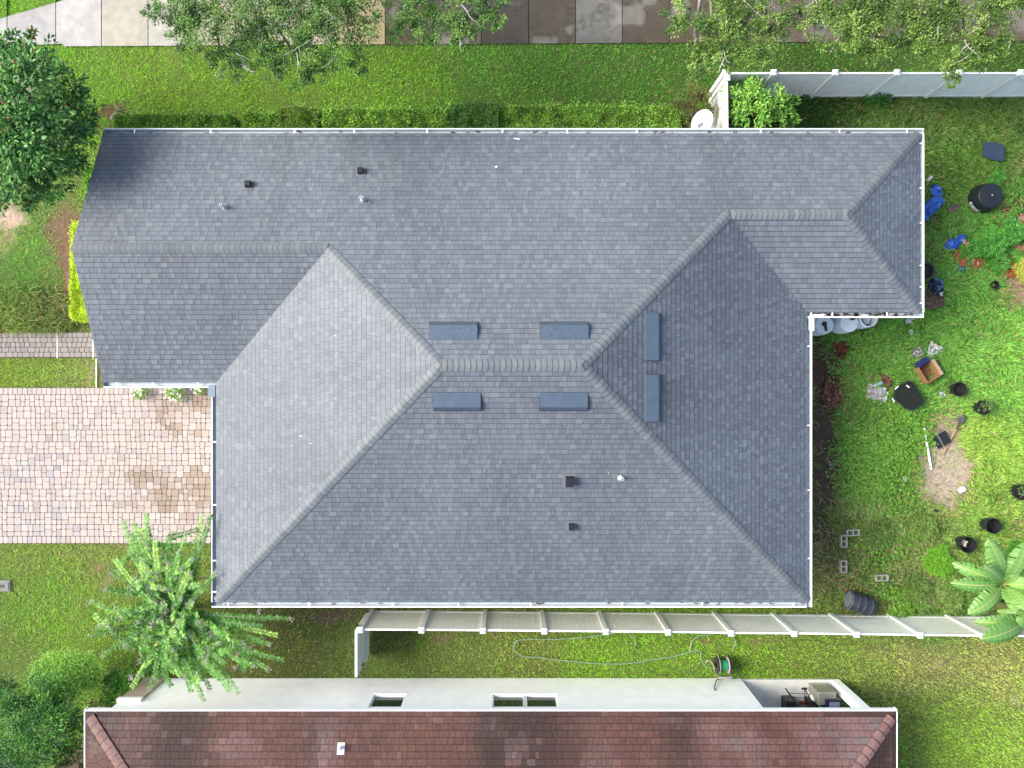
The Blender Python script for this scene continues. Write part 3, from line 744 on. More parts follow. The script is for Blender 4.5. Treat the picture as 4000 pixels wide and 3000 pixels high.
for f, px, py, w in ((fN, 1772, 1290, 1), (fN, 2204, 1290, 1), (fS, 1785, 1572, 0), (fS, 2201, 1572, 0), (fE, 2552, 1317, 0), (fE, 2552, 1555, 0)): long_vent(f, px, py, w)
def goose_vent(face, px, py, s=1.0, side=False):
    c = on(face, px, py); m = slope_mtx(face); mb = MB()
    pts = []; K = 7
    prof = [(0.13 * s, 0.0), (0.13 * s, 0.1 * s)] + [(0.13 * s * math.cos(t), 0.1 * s + 0.1 * s * math.sin(t)) for t in np.linspace(0.2, math.pi * 0.95, K)] + [(-0.14 * s, 0.03)]
    vs = [c + m @ Vector((u, v, h)) for u in (-0.1 * s, 0.1 * s) for v, h in prof]; k = len(prof)
    mb.add(vs, [(i, i + 1, k + i + 1, k + i) for i in range(k - 1)]); mb.add(vs[:k], [tuple(range(k))]); mb.add(vs[k:], [tuple(range(k - 1, -1, -1))])
    o = mb.build("exhaust_hood", M_blackm, house)
    fl = MB(); fl.add([c + m @ Vector((a * 0.17 * s, b * 0.2 * s, 0.018)) for a, b in ((-1, -1), (1, -1), (1, 1), (-1, 1))], [(0, 1, 2, 3)]); fl.build("flashing", mat("shingle_flash", (0.12, 0.13, 0.15), 0.6), o)
goose_vent(fN, 972, 724, 0.75); goose_vent(fN, 1410, 672, 0.75); goose_vent(fS, 2224, 1876, 1.05); goose_vent(fS, 2232, 2054, 0.75)
def pipe(face, px, py, col):
    c = on(face, px, py); mb = MB(); mb.tube([c - Vector((0, 0, 0.03)), c + Vector((0, 0, 0.32))], 0.038, 12, col); mb.tube([c + Vector((0, 0, 0.321)), c + Vector((0, 0, 0.324))], 0.026, 10, (0.02, 0.02, 0.02))
    mb.lathe(c + Vector((0, 0, -0.01)), [(0.1, 0), (0.06, 0.06), (0.045, 0.12)], 12, (0.3, 0.33, 0.38)); mb.build("vent_pipe", M_gloss_any, house)
pipe(fN, 880, 810, (0.55, 0.6, 0.65)); pipe(fN, 1420, 782, (0.7, 0.7, 0.7)); pipe(fS, 2425, 1865, (0.75, 0.72, 0.65))
def scrap(px, py, face, pts, label):
    c = on(face, px, py, 0.03); m = slope_mtx(face); mb = MB()
    n = len(pts); vs = [c + m @ Vector((a, b, 0)) for a, b in pts] + [c + m @ Vector((a, b, 0.012)) for a, b in pts]
    mb.add(vs, [tuple(range(n)), tuple(range(2 * n - 1, n - 1, -1))] + [(i, (i + 1) % n, n + (i + 1) % n, n + i) for i in range(n)], (0.7, 0.68, 0.62))
    tag(mb.build("palm_scrap", M_any), label, "scrap")
scrap(2020, 541, fN, [(-0.08, 0.02), (-0.02, 0.005), (0.08, -0.015), (0.085, 0.02), (0, 0.035), (-0.07, 0.045)], "longer pale scrap lying on shingles near top gutter")
scrap(1939, 651, fN, [(-0.05, -0.01), (0, -0.02), (0.045, 0.0), (0.03, 0.03), (-0.02, 0.03)], "short pale scrap lying further down the shingles")

# ---------------------------------------------------------------- neighbour house
nb = thing("house", "neighbouring white stucco house with streaked red-brown tile roof", "house", (0, -12, 0))
NY = -9.485; NE_ = 2.72
def wall_open(mb, x0, x1, z0, z1, y, th, ops):
    ops = sorted(ops); x = x0
    for a, b, c, d in ops:
        mb.box(((x + a) / 2, y - th / 2, (z0 + z1) / 2), (a - x, th, z1 - z0))
        mb.box(((a + b) / 2, y - th / 2, (z0 + c) / 2), (b - a, th, c - z0))
        mb.box(((a + b) / 2, y - th / 2, (d + z1) / 2), (b - a, th, z1 - d)); x = b
    mb.box(((x + x1) / 2, y - th / 2, (z0 + z1) / 2), (x1 - x, th, z1 - z0))
mb = MB(); wall_open(mb, -11.73, 7.36, -0.1, 2.62, NY, 0.2, [(-4.22, -3.24, 1.17, 2.45), (-0.58, 1.36, 1.17, 2.45)])
mb.box((7.26, -11.5, 1.26), (0.2, 3.6, 2.72)); mb.box((-11.63, -14.2, 1.26), (0.2, 9.0, 2.72)); mb.box((9, -13.4, 1.26), (3.3, 0.2, 2.72))
mb.build("wall", M_stucco, nb)
def nb_window(x0, x1):
    fr = MB(); y = NY - 0.07; t = 0.04
    for a, b, c, d in ((x0, x0 + t, 1.17, 2.45), (x1 - t, x1, 1.17, 2.45)): fr.box(((a + b) / 2, y, (c + d) / 2), (b - a, 0.07, d - c))
    for z in (1.19, 1.98, 2.43): fr.box(((x0 + x1) / 2, y, z), (x1 - x0 - 2 * t, 0.07, 0.05))
    o = fr.build("window", M_white, nb)
    p = MB(); p.box(((x0 + x1) / 2, y - 0.02, 1.78), (x1 - x0 - 2 * t, 0.012, 1.3)); p.build("pane", M_glass, o)
nb_window(-4.22, -3.24); nb_window(-0.58, 0.37); nb_window(0.41, 1.36)
mb = MB(); mb.box((0.39, NY - 0.12, 1.78), (0.036, 0.1, 1.35)); mb.build("mullion", M_white, nb)
for a, b in ((-4.22, -3.24), (-0.58, 1.36)):
    mb = MB(); mb.box(((a + b) / 2, NY + 0.005, 1.145), (b - a + 0.08, 0.03, 0.045)); mb.build("sill", M_white, nb)
# corner pilaster, side pillar, porch
mb = MB(); mb.box((-11.425, NY + 0.03, 0.78), (0.66, 0.07, 1.66)); mb.build("pilaster", M_beige, nb)
mb = MB(); mb.box((-11.425, NY + 0.045, 1.68), (0.72, 0.12, 0.14)); mb.build("ledge", M_white, nb)
mb = MB(); mb.box((-13.3, -11.5, 1.2), (0.45, 0.3, 2.5)); mb.build("pillar", M_beige, nb)
mb = MB(); mb.box((-12.4, -11.8, 1.2), (1.5, 0.2, 2.5), col=(0.14, 0.09, 0.07)); mb.build("side_wall", M_any, nb)  # recessed wall, the shadow on it painted in as dark brown
mb = MB(); mb.box((8.84, -11.4, 0.02), (2.92, 3.8, 0.1), col=(0.56, 0.56, 0.54))
mb.build("porch_floor", mat("porch_concrete", (0.55, 0.55, 0.52), 0.85, noise=0.1, nscale=3, stain=(0.3, 0.32, 0.1), sscale=1.1, sthr=0.6), nb)
mb = MB(); mb.box((10.41, -9.66, 1.3), (0.24, 0.3, 2.6)); mb.build("column", M_stucco, nb)
XL, XR = -12.14, 10.93
gN = Face((0, -9.3), (-1, 0), (0, -1), NE_); gW = Face((XL, 0), (0, -1), (1, 0), NE_); gE = Face((XR, 0), (0, 1), (-1, 0), NE_)
YB = -21.0; yr = (-9.3 + YB) / 2; rr = (-9.3 - YB) / 2
gS = Face((0, YB), (1, 0), (0, 1), NE_)
nA, nB, nC, nD = (XL, -9.3), (XR, -9.3), (XR, YB), (XL, YB); n1 = (XL + rr, yr); n2 = (XR - rr, yr)
cut = -14.5
def tile_col(face, u, v, raised):
    q = face.p(u, v); x, y = q.x, q.y
    base = np.array(random.choice([(122, 84, 74), (128, 87, 76), (116, 80, 71), (124, 84, 77), (119, 82, 78), (131, 90, 78)]), float)
    c = srgb_arr(base)
    st = float(fbm(np.array([u * 0.42 + 2.0]), np.array([v * 0.08]), 200, 3)[0])       # dark algae streaks running down the slope
    k = max(0, min(1, (st - 0.45) * 4.5)); c = c * (1 - 0.75 * k) + srgb_arr((62, 50, 48)) * 0.75 * k
    li = float(fbm(np.array([x * 0.9]), np.array([y * 1.3]), 240, 3)[0])
    e = 0.0
    if face is gN: e = max(0, min(1, (x - 7.4 + 0.25 * (y + 9.3)) / 2.0)) * 0.8 + max(0, min(1, (-9.6 - x) / 2.0)) * 0.4 + 0.8 * math.exp(-((x + 5.2) / 0.32) ** 2) * min(1, max(0, (v - 0.1) * 2)) + 0.35 * math.exp(-((x - 5.5) / 1.2) ** 2) * min(1, max(0, v - .7))
    pr = max(0, min(1, max(0, (li - 0.54) * 5) * 0.5 + e + random.uniform(-.15, .12) * (e > .1))) * (0 if v < 0.15 else 1)
    if random.random() < 0.025: pr = max(pr, 0.4)
    c = c * (1 - 0.75 * pr) + srgb_arr(random.choice([(186, 146, 144), (178, 146, 148), (176, 156, 160), (190, 150, 146)])) * 0.62 * pr
    return tuple(c * random.uniform(0.95, 1.05) / G * 0.74)
pn = [nA, (XL + (-9.3 - cut), cut), (XR - (-9.3 - cut), cut), nB]
pw = [nA, (XL, cut), (XL + (-9.3 - cut), cut)]; pe = [nB, (XR, cut), (XR - (-9.3 - cut), cut)]
mb = MB()
for f, poly in ((gN, pn), (gW, pw), (gE, pe)):
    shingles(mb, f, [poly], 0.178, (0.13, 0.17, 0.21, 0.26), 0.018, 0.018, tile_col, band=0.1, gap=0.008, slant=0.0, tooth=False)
for f, poly in ((gN, [nA, n1, n2, nB]), (gW, [nA, nD, n1]), (gE, [nB, nC, n2]), (gS, [nD, nC, n2, n1])):
    mb.add([(x, y, f.z(x, y) - 0.03) for x, y in poly], [tuple(range(len(poly)))], tuple(srgb_arr((84, 54, 48)) / G))
nroof = mb.build("roof", M_tile, nb)
mb = MB()
def tc():
    c = srgb_arr(random.choice([(146, 112, 108), (140, 104, 100), (152, 118, 114)])) / G * random.uniform(0.9, 1.08); return tuple(c)
caps(mb, (XL + 0.15, -9.45), (XL + 5.2, -14.5), gW, gN, tc, w=0.16, expo=0.26, hb=0.04, ht=0.022, base=0.014)
caps(mb, (XR - 0.15, -9.45), (XR - 5.2, -14.5), gE, gN, tc, w=0.16, expo=0.26, hb=0.04, ht=0.022, base=0.014)
mb.build("hip_cap", M_tile, nroof)
mb = MB(); mb.box(((XL + XR) / 2, -9.285, NE_ - 0.06), (XR - XL + 0.06, 0.03, 0.16)); mb.box((XL - 0.015, -15.1, NE_ - 0.06), (0.03, 11.7, 0.16)); mb.box((XR + 0.015, -15.1, NE_ - 0.06), (0.03, 11.7, 0.16))
mb.box(((XL + XR) / 2, -9.6, NE_ - 0.12), (XR - XL, 0.6, 0.02)); mb.build("fascia", M_white, nb)
c = on(gN, 1333, 2915); mb = MB(); mb.tube([c, c + Vector((0, 0, 0.28))], 0.05, 12, (0.75, 0.76, 0.8)); mb.box(c + Vector((0.0, -0.05, 0.03)), (0.2, 0.3, 0.03), rx=-0.39, col=(0.6, 0.58, 0.6)); mb.build("vent_pipe", M_gloss_any, nb)

# ---------------------------------------------------------------- fences
PT = 0.0076
def fence(name, label, posts, y0s, h, seg_light, cat="fence", xdir=True, extra_rail=True):
    root = thing(name, label, cat, (posts[0][0], posts[0][1], 0))
    for i, (x, y) in enumerate(posts):
        m = MB(); m.box((x, y, h / 2), (0.127, 0.127, h + 0.02)); p = m.build("post", M_vinyl, root)
        c = MB(); s = 0.085
        c.add([(x - s, y - s, h + 0.01), (x + s, y - s, h + 0.01), (x + s, y + s, h + 0.01), (x - s, y + s, h + 0.01), (x - s, y - s, h + 0.05), (x + s, y - s, h + 0.05), (x + s, y + s, h + 0.05), (x - s, y + s, h + 0.05), (x, y, h + 0.1)],
              [(0, 1, 5, 4), (1, 2, 6, 5), (2, 3, 7, 6), (3, 0, 4, 7), (4, 5, 8), (5, 6, 8), (6, 7, 8), (7, 4, 8), (3, 2, 1, 0)])
        c.build("cap", M_vinyl, p)
    for (xa, ya), (xb, yb) in zip(posts[:-1], posts[1:]):
        a = Vector((xa, ya, 0)); b = Vector((xb, yb, 0)); d = (b - a).normalized(); a = a + d * 0.064; b = b - d * 0.064; L = (b - a).length
        for z, hh in ((h - 0.06, 0.1), (0.1, 0.14)):
            m = MB(); m.bar(a + Vector((0, 0, z)), b + Vector((0, 0, z)), 0.052, hh); m.build("rail", M_vinyl, root)
        m = MB(); nb_ = max(3, int(round(L / 0.165))); w = L / nb_
        for k in range(nb_):
            c = a + d * (w * (k + 0.5)) + Vector((0, 0, h / 2))
            m.box(c, (w - 0.009, 0.026, h - 0.2), rz=math.atan2(d.y, d.x), col=seg_light)
        m.box((a + b) / 2 + Vector((0, 0, h / 2)), (L, 0.012, h - 0.2), rz=math.atan2(d.y, d.x), col=(0.74, 0.74, 0.7))
        m.build("panel", M_vinyl_panel, root)
    return root
bp = [(1407, 2461), (1647, 2462), (1887, 2464), (2127, 2466), (2367, 2468), (2610, 2470), (2856, 2474), (3103, 2476), (3347, 2479), (3595, 2482), (3842, 2485), (4088, 2488), (4330, 2490)]
fence("fence", "long beige vinyl privacy fence between the two houses", [at(x, y, 1.83)[:2] for x, y in bp], None, 1.8, (0.78, 0.76, 0.66))
tp = [(2833, 283), (3023, 283), (3264, 283), (3505, 283), (3748, 283), (3988, 283), (4230, 283)]
tf = fence("fence", "white vinyl fence along the top of the back yard", [at(x, y, 1.83)[:2] for x, y in tp], None, 1.8, (0.82, 0.82, 0.8))
a = at(2833, 283, 1.83); 
rt = fence("fence", "short white fence run from corner post to house behind dish", [(6.40, 9.1), (6.42, 6.95)], None, 1.78, (0.6, 0.6, 0.59))
m = MB(); m.bar((15.1, 9.2, 1.6), (17.0, 9.22, 0.35), 0.03, 0.05); m.build("brace", M_vinyl, tf)
m = MB(); m.box((16.0, 9.19, 1.1), (0.08, 0.06, 0.1)); m.build("latch", M_blackm, tf)
# open gate
gt = thing("gate", "white vinyl gate swung open below the corner post", "gate", (-4.6, -7.35, 0))
m = MB(); 
for k in range(9): m.box((-4.63, -7.43 - k * 0.15, 0.93), (0.026, 0.143, 1.62), col=(0.58, 0.6, 0.6))
m.box((-4.63, -8.03, 0.93), (0.01, 1.3, 1.6), col=(0.7, 0.7, 0.68)); m.build("panel", M_vinyl_panel, gt)
for z, hh in ((1.79, 0.09), (0.12, 0.1)):
    m = MB(); m.bar((-4.63, -7.31, z), (-4.63, -8.7, z), 0.07, hh); m.build("rail", M_vinyl, gt)
for y in (-7.32, -8.69):
    m = MB(); m.box((-4.63, y, 0.93), (0.055, 0.06, 1.64)); m.build("stile", M_vinyl, gt)
for z in (1.6, 0.3):
    m = MB(); m.box((-4.58, -7.25, z), (0.16, 0.03, 0.05)); m.build("hinge", M_blackm, gt)
m = MB(); m.box((-4.585, -8.66, 1.0), (0.03, 0.06, 0.16)); m.build("latch", M_blackm, gt)

# ---------------------------------------------------------------- foliage
def px_clumps(lst, z, s=1.8083):
    out = []
    for it in lst:
        x, y, r = it[:3]; zz = it[3] if len(it) > 3 else z
        q = at(x * s, y * s, zz); out.append((q[0], q[1], zz, r * s * (H - zz) / F))
    return out
def cloud(clumps, per_m2, L, W, cols, flat=0.6, sub=14, subr=0.38, spread=1.0, droop=0.0, spec=None, edge=0.0):
    Ps, Ds, Us, Cs = [], [], [], []
    cols = srgb_arr(cols) / G * 1.7
    for cx, cy_, cz, r in clumps:
        ns = max(6, int(sub * (r / 0.5) ** 1.3)); n = int(per_m2 * math.pi * r * r / ns)
        v = rng.normal(size=(ns, 3)); v = norm(v); v[:, 2] = np.abs(v[:, 2]) * 1.1 - 0.25
        rad = rng.uniform(0.35, 1.0 + edge, ns) ** 0.6
        sc = np.stack([cx + v[:, 0] * r * rad * spread, cy_ + v[:, 1] * r * rad * spread, cz + v[:, 2] * r * flat * rad], 1)
        bc = rng.integers(0, len(cols), ns)
        for k in range(ns):
            m = max(4, int(n * rng.uniform(0.5, 1.5)))
            o = rng.normal(size=(m, 3)); o = norm(o) * (rng.random((m, 1)) ** 0.5)
            rr_ = r * subr * rng.uniform(0.6, 1.2)
            ax = rng.uniform(0, 6.28); st = np.array([math.cos(ax), math.sin(ax)]); al = (o[:, :2] @ st)[:, None] * st
            o[:, :2] += al * 0.6
            P = sc[k] + o * np.array([rr_, rr_, rr_ * 0.55])
            D = o * 0.8 + rng.normal(0, 0.5, (m, 3)) + np.array([0, 0, -droop]) + np.array([v[k, 0], v[k, 1], 0]) * 0.5
            U = rng.normal(0, 0.45, (m, 3)) + np.array([0, 0, 1.0])
            mix = rng.random((m, 1)); c = cols[bc[k]] * (0.6 + 0.4 * mix) + cols[rng.integers(0, len(cols), m)] * 0.4 * (1 - mix)
            Ps.append(P); Ds.append(D); Us.append(U); Cs.append(c * rng.uniform(0.75, 1.3, (m, 1)))
    P = np.concatenate(Ps); n = len(P)
    return P, np.concatenate(Ds), np.concatenate(Us), L * rng.uniform(0.7, 1.3, n), W * rng.uniform(0.7, 1.3, n), np.concatenate(Cs)
def tree(name, label, cat, clumps, base, per_m2, L, W, cols, group=None, m=M_leaf, trunk_r=0.14, twigs=0, **kw):
    root = thing(name, label, cat, base, group)
    P, D, U, LL, WW, C = cloud(clumps, per_m2, L, W, cols, **kw)
    leaves("crown", P, D, U, LL, WW, C, m, root)
    b = Vector(base); cen = Vector((sum(c[0] for c in clumps) / len(clumps), sum(c[1] for c in clumps) / len(clumps), sum(c[2] for c in clumps) / len(clumps)))
    fork = b + Vector((0, 0, max(0.25, cen.z * 0.45)))
    t = MB(); t.tube([b - Vector((0, 0, 0.1)), b + Vector((0.02, 0, fork.z * 0.5)), fork], [trunk_r * 1.35, trunk_r, trunk_r * 0.85], 10); t.build("trunk", M_bark, root, smooth=True)
    for cx, cy_, cz, r in clumps[:: max(1, len(clumps) // 9)]:
        e = Vector((cx, cy_, cz - r * 0.15)); mid = fork.lerp(e, 0.5) + Vector((random.uniform(-.2, .2), random.uniform(-.2, .2), 0.25 * (e - fork).length * 0.4))
        l = MB(); l.tube([fork, fork.lerp(mid, 0.55) + Vector((0, 0, 0.1)), mid, e], [trunk_r * 0.6, trunk_r * 0.42, trunk_r * 0.3, trunk_r * 0.12], 7)
        l.build("limb", M_bark, root, smooth=True)
    if twigs:
        t = MB()
        for _ in range(twigs):
            cx, cy_, cz, r = random.choice(clumps); an = random.uniform(-2.6, -0.5); 
            p = Vector((cx + random.uniform(-.3, .3) * r, cy_ + random.uniform(-.2, .6) * r, cz + r * 0.35)); pts = [p]
            for _k in range(5):
                p = p + Vector((math.cos(an), math.sin(an), random.uniform(-0.25, 0.2))) * r * 0.24; an += random.uniform(-0.4, 0.4); pts.append(p)
            t.tube(pts, [0.016, 0.013, 0.011, 0.009, 0.006, 0.003], 5, (0.4, 0.38, 0.35))
            if random.random() < 0.7:
                q = pts[2]; t.tube([q, q + Vector((math.cos(an + 0.8), math.sin(an + 0.8), 0)) * r * 0.3], [0.012, 0.004], 4)
        t.build("twig", M_twig, root)["kind"] = "stuff"
    return root
OAK = [(82, 126, 52), (106, 150, 60), (64, 102, 46), (134, 168, 84), (56, 88, 42)]
OAKB = [(102, 138, 54), (126, 158, 70), (80, 112, 46), (150, 178, 90), (66, 94, 42)]
GT = "oak crowns overhanging the sidewalk"
cA = px_clumps([(375,35,42),(440,70,55),(420,15,50),(515,50,60),(560,100,48),(620,55,62),(650,140,38),(690,85,58),(735,40,60),(685,165,18),(790,25,40),(745,115,42),(475,125,30),(600,5,50),(395,80,26),(325,22,16),(600,130,36),(520,135,34),(700,10,50)], 5.2)
tree("oak_tree", "left oak with bare pale twigs showing through its crown", "tree", cA, (-9.0, 14.0, 0), 2300, 0.06, 0.03, OAK, GT, trunk_r=0.2, twigs=12, edge=0.45, sub=20, subr=0.3)
cB = px_clumps([(880,30,42),(925,60,40),(985,30,44),(1040,45,36),(1078,55,18),(930,98,16),(862,75,24),(905,10,40),(1000,80,26),(1060,15,30)], 4.8)
tree("oak_tree", "small-crowned oak at top centre just left of open sidewalk", "tree", cB, (-5.2, 14.2, 0), 2300, 0.06, 0.03, OAK, GT, trunk_r=0.16, twigs=3, edge=0.45, sub=20, subr=0.3)
cC = px_clumps([(1470,25,28),(1500,75,40),(1512,140,22),(1560,45,52),(1612,75,50),(1622,118,34),(1665,40,42),(1562,125,28),(1494,172,10),(1600,10,50),(1450,70,12),(1540,95,36),(1690,15,30)], 5.2)
tree("oak_tree", "yellowish oak reaching down beside the fence corner", "tree", cC, (5.6, 14.6, 0), 2000, 0.065, 0.034, OAKB, GT, trunk_r=0.18, twigs=4, edge=0.45, sub=20, subr=0.3)
cD = px_clumps([(1765,15,40),(1800,60,44),(1860,80,46),(1920,60,60),(1980,85,44),(2035,60,54),(2085,110,46),(2055,152,26),(2125,60,52),(2170,92,26),(2180,20,42),(1900,15,52),(2000,15,52),(2112,140,22),(1795,112,16),(1735,72,14),(1880,118,20),(2090,5,50),(1850,30,40)], 5.2)
tree("oak_tree", "widest oak crown, overhanging the white fence at top right", "tree", cD, (12.0, 14.3, 0), 2000, 0.065, 0.034, OAKB, GT, trunk_r=0.22, twigs=7, edge=0.45, sub=20, subr=0.3)
# magnolia
cM = px_clumps([(-20,150,60,3.6),(20,110,42,3.0),(82,135,46,3.2),(130,185,50,3.6),(45,210,85,4.6),(155,245,48,3.4),(120,305,60,4.0),(45,310,80,4.8),(25,385,58,3.8),(100,385,50,3.4),(78,432,28,2.6),(180,285,28,2.8),(72,75,14,2.6),(182,212,20,2.7),(-20,300,70,4.8),(-10,420,40,3.0),(150,350,36,3.0)], 4)
mg = tree("magnolia_tree", "dark glossy magnolia with rusty red seed cones at left", "tree", cM, (-14.6, 8.8, 0), 620, 0.16, 0.066, [(60, 108, 48), (78, 134, 58), (46, 86, 42), (98, 154, 70), (120, 172, 86)], m=M_gloss_leaf, trunk_r=0.16, sub=22, subr=0.33)
mb = MB()
for _ in range(70):
    cx, cy_, cz, r = random.choice(cM); a = random.uniform(0, 6.28); q = random.uniform(0.1, 0.8); p = Vector((cx + math.cos(a) * r * q, cy_ + math.sin(a) * r * q, cz + r * 0.62 * math.sqrt(1 - q * q)))
    mb.lathe(p, [(0.004, 0), (0.022, 0.02), (0.026, 0.05), (0.014, 0.09), (0.003, 0.1)], 7, tuple(srgb_arr(random.choice([(190, 96, 70), (176, 84, 66), (204, 120, 84)])) / G), Matrix.Rotation(1.3, 3, (math.cos(a), math.sin(a), 0)))
mb.build("seed_cone", M_any, mg)["kind"] = "stuff"
# shrubs
def shrub(name, label, clumps, base, per, L, W, cols, group=None, m=M_leaf, **kw):
    return tree(name, label, "shrub", clumps, base, per, L, W, cols, group, m, trunk_r=0.05, **kw)
s1 = px_clumps([(30,1545,52,2.3),(88,1565,60,2.5),(60,1620,55,2.4),(140,1530,46,1.9),(98,1500,46,2.0),(15,1490,30,1.8),(150,1600,34,1.8),(125,1640,30,1.7),(10,1640,40,2.2)], 2)
shrub("dark_shrub", "tall dark green shrub in the bottom left corner", s1, (-15.2, -12.6, 0), 1500, 0.1, 0.03, [(46, 98, 40), (68, 132, 48), (104, 170, 60), (36, 78, 38)], sub=24)
s2 = px_clumps([(150,1440,44,1.3),(190,1446,32,1.25),(112,1446,36,1.3),(140,1466,44,1.3),(90,1466,26,1.2),(185,1466,30,1.2)], 1)
shrub("clipped_shrub", "low clipped light green shrub behind the dark shrub", s2, (-14.8, -9.6, 0), 4200, 0.05, 0.026, [(150, 200, 84), (134, 186, 74), (164, 210, 92)], sub=34, flat=0.35)
s3 = px_clumps([(238,1475,22,0.9),(262,1462,22,0.9),(252,1495,28,0.9),(236,1510,20,0.8)], 1)
shrub("leafy_bush", "round glossy bush beside the neighbour's beige corner", s3, (-12.9, -9.55, 0), 1100, 0.085, 0.05, [(64, 128, 44), (86, 152, 54), (108, 174, 64)], m=M_gloss_leaf)
s4 = px_clumps([(190,1560,16,1.2),(215,1520,16,1.0),(175,1640,14,1.4),(200,1590,12,1.2)], 1)
shrub("variegated_shrub", "sparse yellowish shrub squeezed against neighbour's roof edge", s4, (-13.4, -11.0, 0), 800, 0.09, 0.03, [(120, 128, 66), (150, 150, 84), (80, 96, 50)])
s5 = px_clumps([(1590,205,30,1.5),(1625,195,30,1.6),(1660,215,32,1.6),(1600,245,30,1.5),(1640,250,32,1.5),(1685,235,28,1.4),(1712,222,16,1.3),(1590,180,18,1.2),(1625,180,14,1.6),(1570,235,12,1.1),(1670,262,26,1.3),(1710,255,16,1.1)], 1.5)
shrub("citrus_bush", "bright green broad-leaved bush inside the fence corner", s5, (7.0, 8.5, 0), 620, 0.13, 0.05, [(120, 178, 72), (150, 204, 84), (84, 140, 58), (170, 216, 96)], m=M_gloss_leaf, sub=16, subr=0.3)
s6 = px_clumps([(1480,215,20,0.9),(1505,205,24,1.0),(1530,220,22,1.0),(1490,245,22,0.9),(1535,250,18,0.9),(1515,235,22,1.0)], 1)
shrub("reddish_shrub", "olive and reddish shrub around the satellite dish", s6, (5.75, 8.6, 0), 2300, 0.05, 0.024, [(92, 100, 44), (110, 118, 52), (86, 72, 40), (122, 130, 60)])
# hedges
def hedge(label, x0, x1, y0, y1, h, cols, L=0.065, W=0.036, dens=2600, name="hedge", group="clipped hedges along the house wall", m=M_leaf):
    a = at(x0, y0, h); b = at(x1, y1, h); X0, X1 = a[0], b[0]; Y1, Y0 = a[1], b[1]
    root = thing(name, label, "hedge", ((X0 + X1) / 2, (Y0 + Y1) / 2, 0), group)
    A = (X1 - X0) * (Y1 - Y0) + 2 * h * (X1 - X0 + Y1 - Y0); n = int(dens * A)
    x = rng.uniform(X0, X1, n); y = rng.uniform(Y0, Y1, n); lump = fbm(x * 2.4, y * 2.4, int(x0), 3)
    z = h * (0.8 + 0.35 * lump) - np.abs(rng.normal(0, 0.07, n))
    k = rng.random(n); side = k < 0.45
    e = rng.integers(0, 4, n); zz = rng.uniform(0.1, h * 0.95, n); j = rng.normal(0, 0.05, n)
    x = np.where(side & (e == 0), X0 + j, np.where(side & (e == 1), X1 + j, x)); y = np.where(side & (e == 2), Y0 + j, np.where(side & (e == 3), Y1 + j * 1.6 + (lump - 0.5) * 0.4, y))
    z = np.where(side, zz, z)
    P = np.stack([x, y, z], 1); D = rng.normal(0, 0.8, (n, 3)) + np.array([0, 0, 0.4]); U = rng.normal(0, 0.5, (n, 3)) + np.array([0, 0, 1.0])
    cc = srgb_arr(cols) / G * 2.1; C = cc[rng.integers(0, len(cc), n)] * (0.65 + 0.7 * fbm(x * 4, y * 4, 5, 2))[:, None] * rng.uniform(0.55, 1.5, (n, 1))
    leaves("foliage", P, D, U, L * rng.uniform(0.7, 1.3, n), W * rng.uniform(0.7, 1.3, n), C, m, root)
    s = MB(); 
    for i in range(max(2, int((X1 - X0) / 0.5))):
        xx = X0 + (i + 0.5) * (X1 - X0) / max(2, int((X1 - X0) / 0.5)); yy = (Y0 + Y1) / 2
        for q in range(5): s.tube([(xx, yy, 0), (xx + random.uniform(-.25, .25), yy + random.uniform(-.3, .3), h * 0.85)], [0.014, 0.006], 5)
    s.build("stem", M_bark, root)["kind"] = "stuff"
g1 = [(112, 158, 52), (136, 180, 62), (84, 126, 44), (98, 138, 48)]
g2 = [(122, 168, 58), (144, 188, 70), (92, 130, 50), (106, 140, 54)]
hedge("clipped hedge section nearest the magnolia", 450, 898, 448, 505, 0.75, g1)
hedge("short clipped hedge section right of the bare soil gap", 952, 1085, 440, 505, 0.75, g1)
hedge("brownish olive hedge section, slightly taller than its neighbours", 1088, 1232, 418, 505, 0.9, [(108, 146, 52), (122, 156, 58), (100, 122, 50)], W=0.032)
hedge("bright green hedge section left of the dark fine-leaved one", 1262, 1752, 425, 505, 0.8, g2)
hedge("dark green fine-leaved hedge section in the middle", 1766, 1945, 402, 505, 0.95, [(80, 122, 50), (96, 142, 58), (66, 102, 44)], L=0.055, W=0.022, dens=2800)
hedge("longest bright green hedge section ending near the satellite dish", 1962, 2648, 412, 505, 0.85, g2, L=0.06, W=0.034)
hedge("yellow-green golden hedge beside the gable end of the roof", 272, 345, 880, 1238, 0.95, [(190, 214, 40), (164, 196, 36), (206, 226, 60)], L=0.04, W=0.024, dens=4200, group=None)
hedge("loose green hedge between magnolia and roof edge", 325, 385, 650, 880, 1.1, [(110, 170, 50), (80, 130, 44), (140, 190, 60)], L=0.07, W=0.034, dens=1500, group=None)

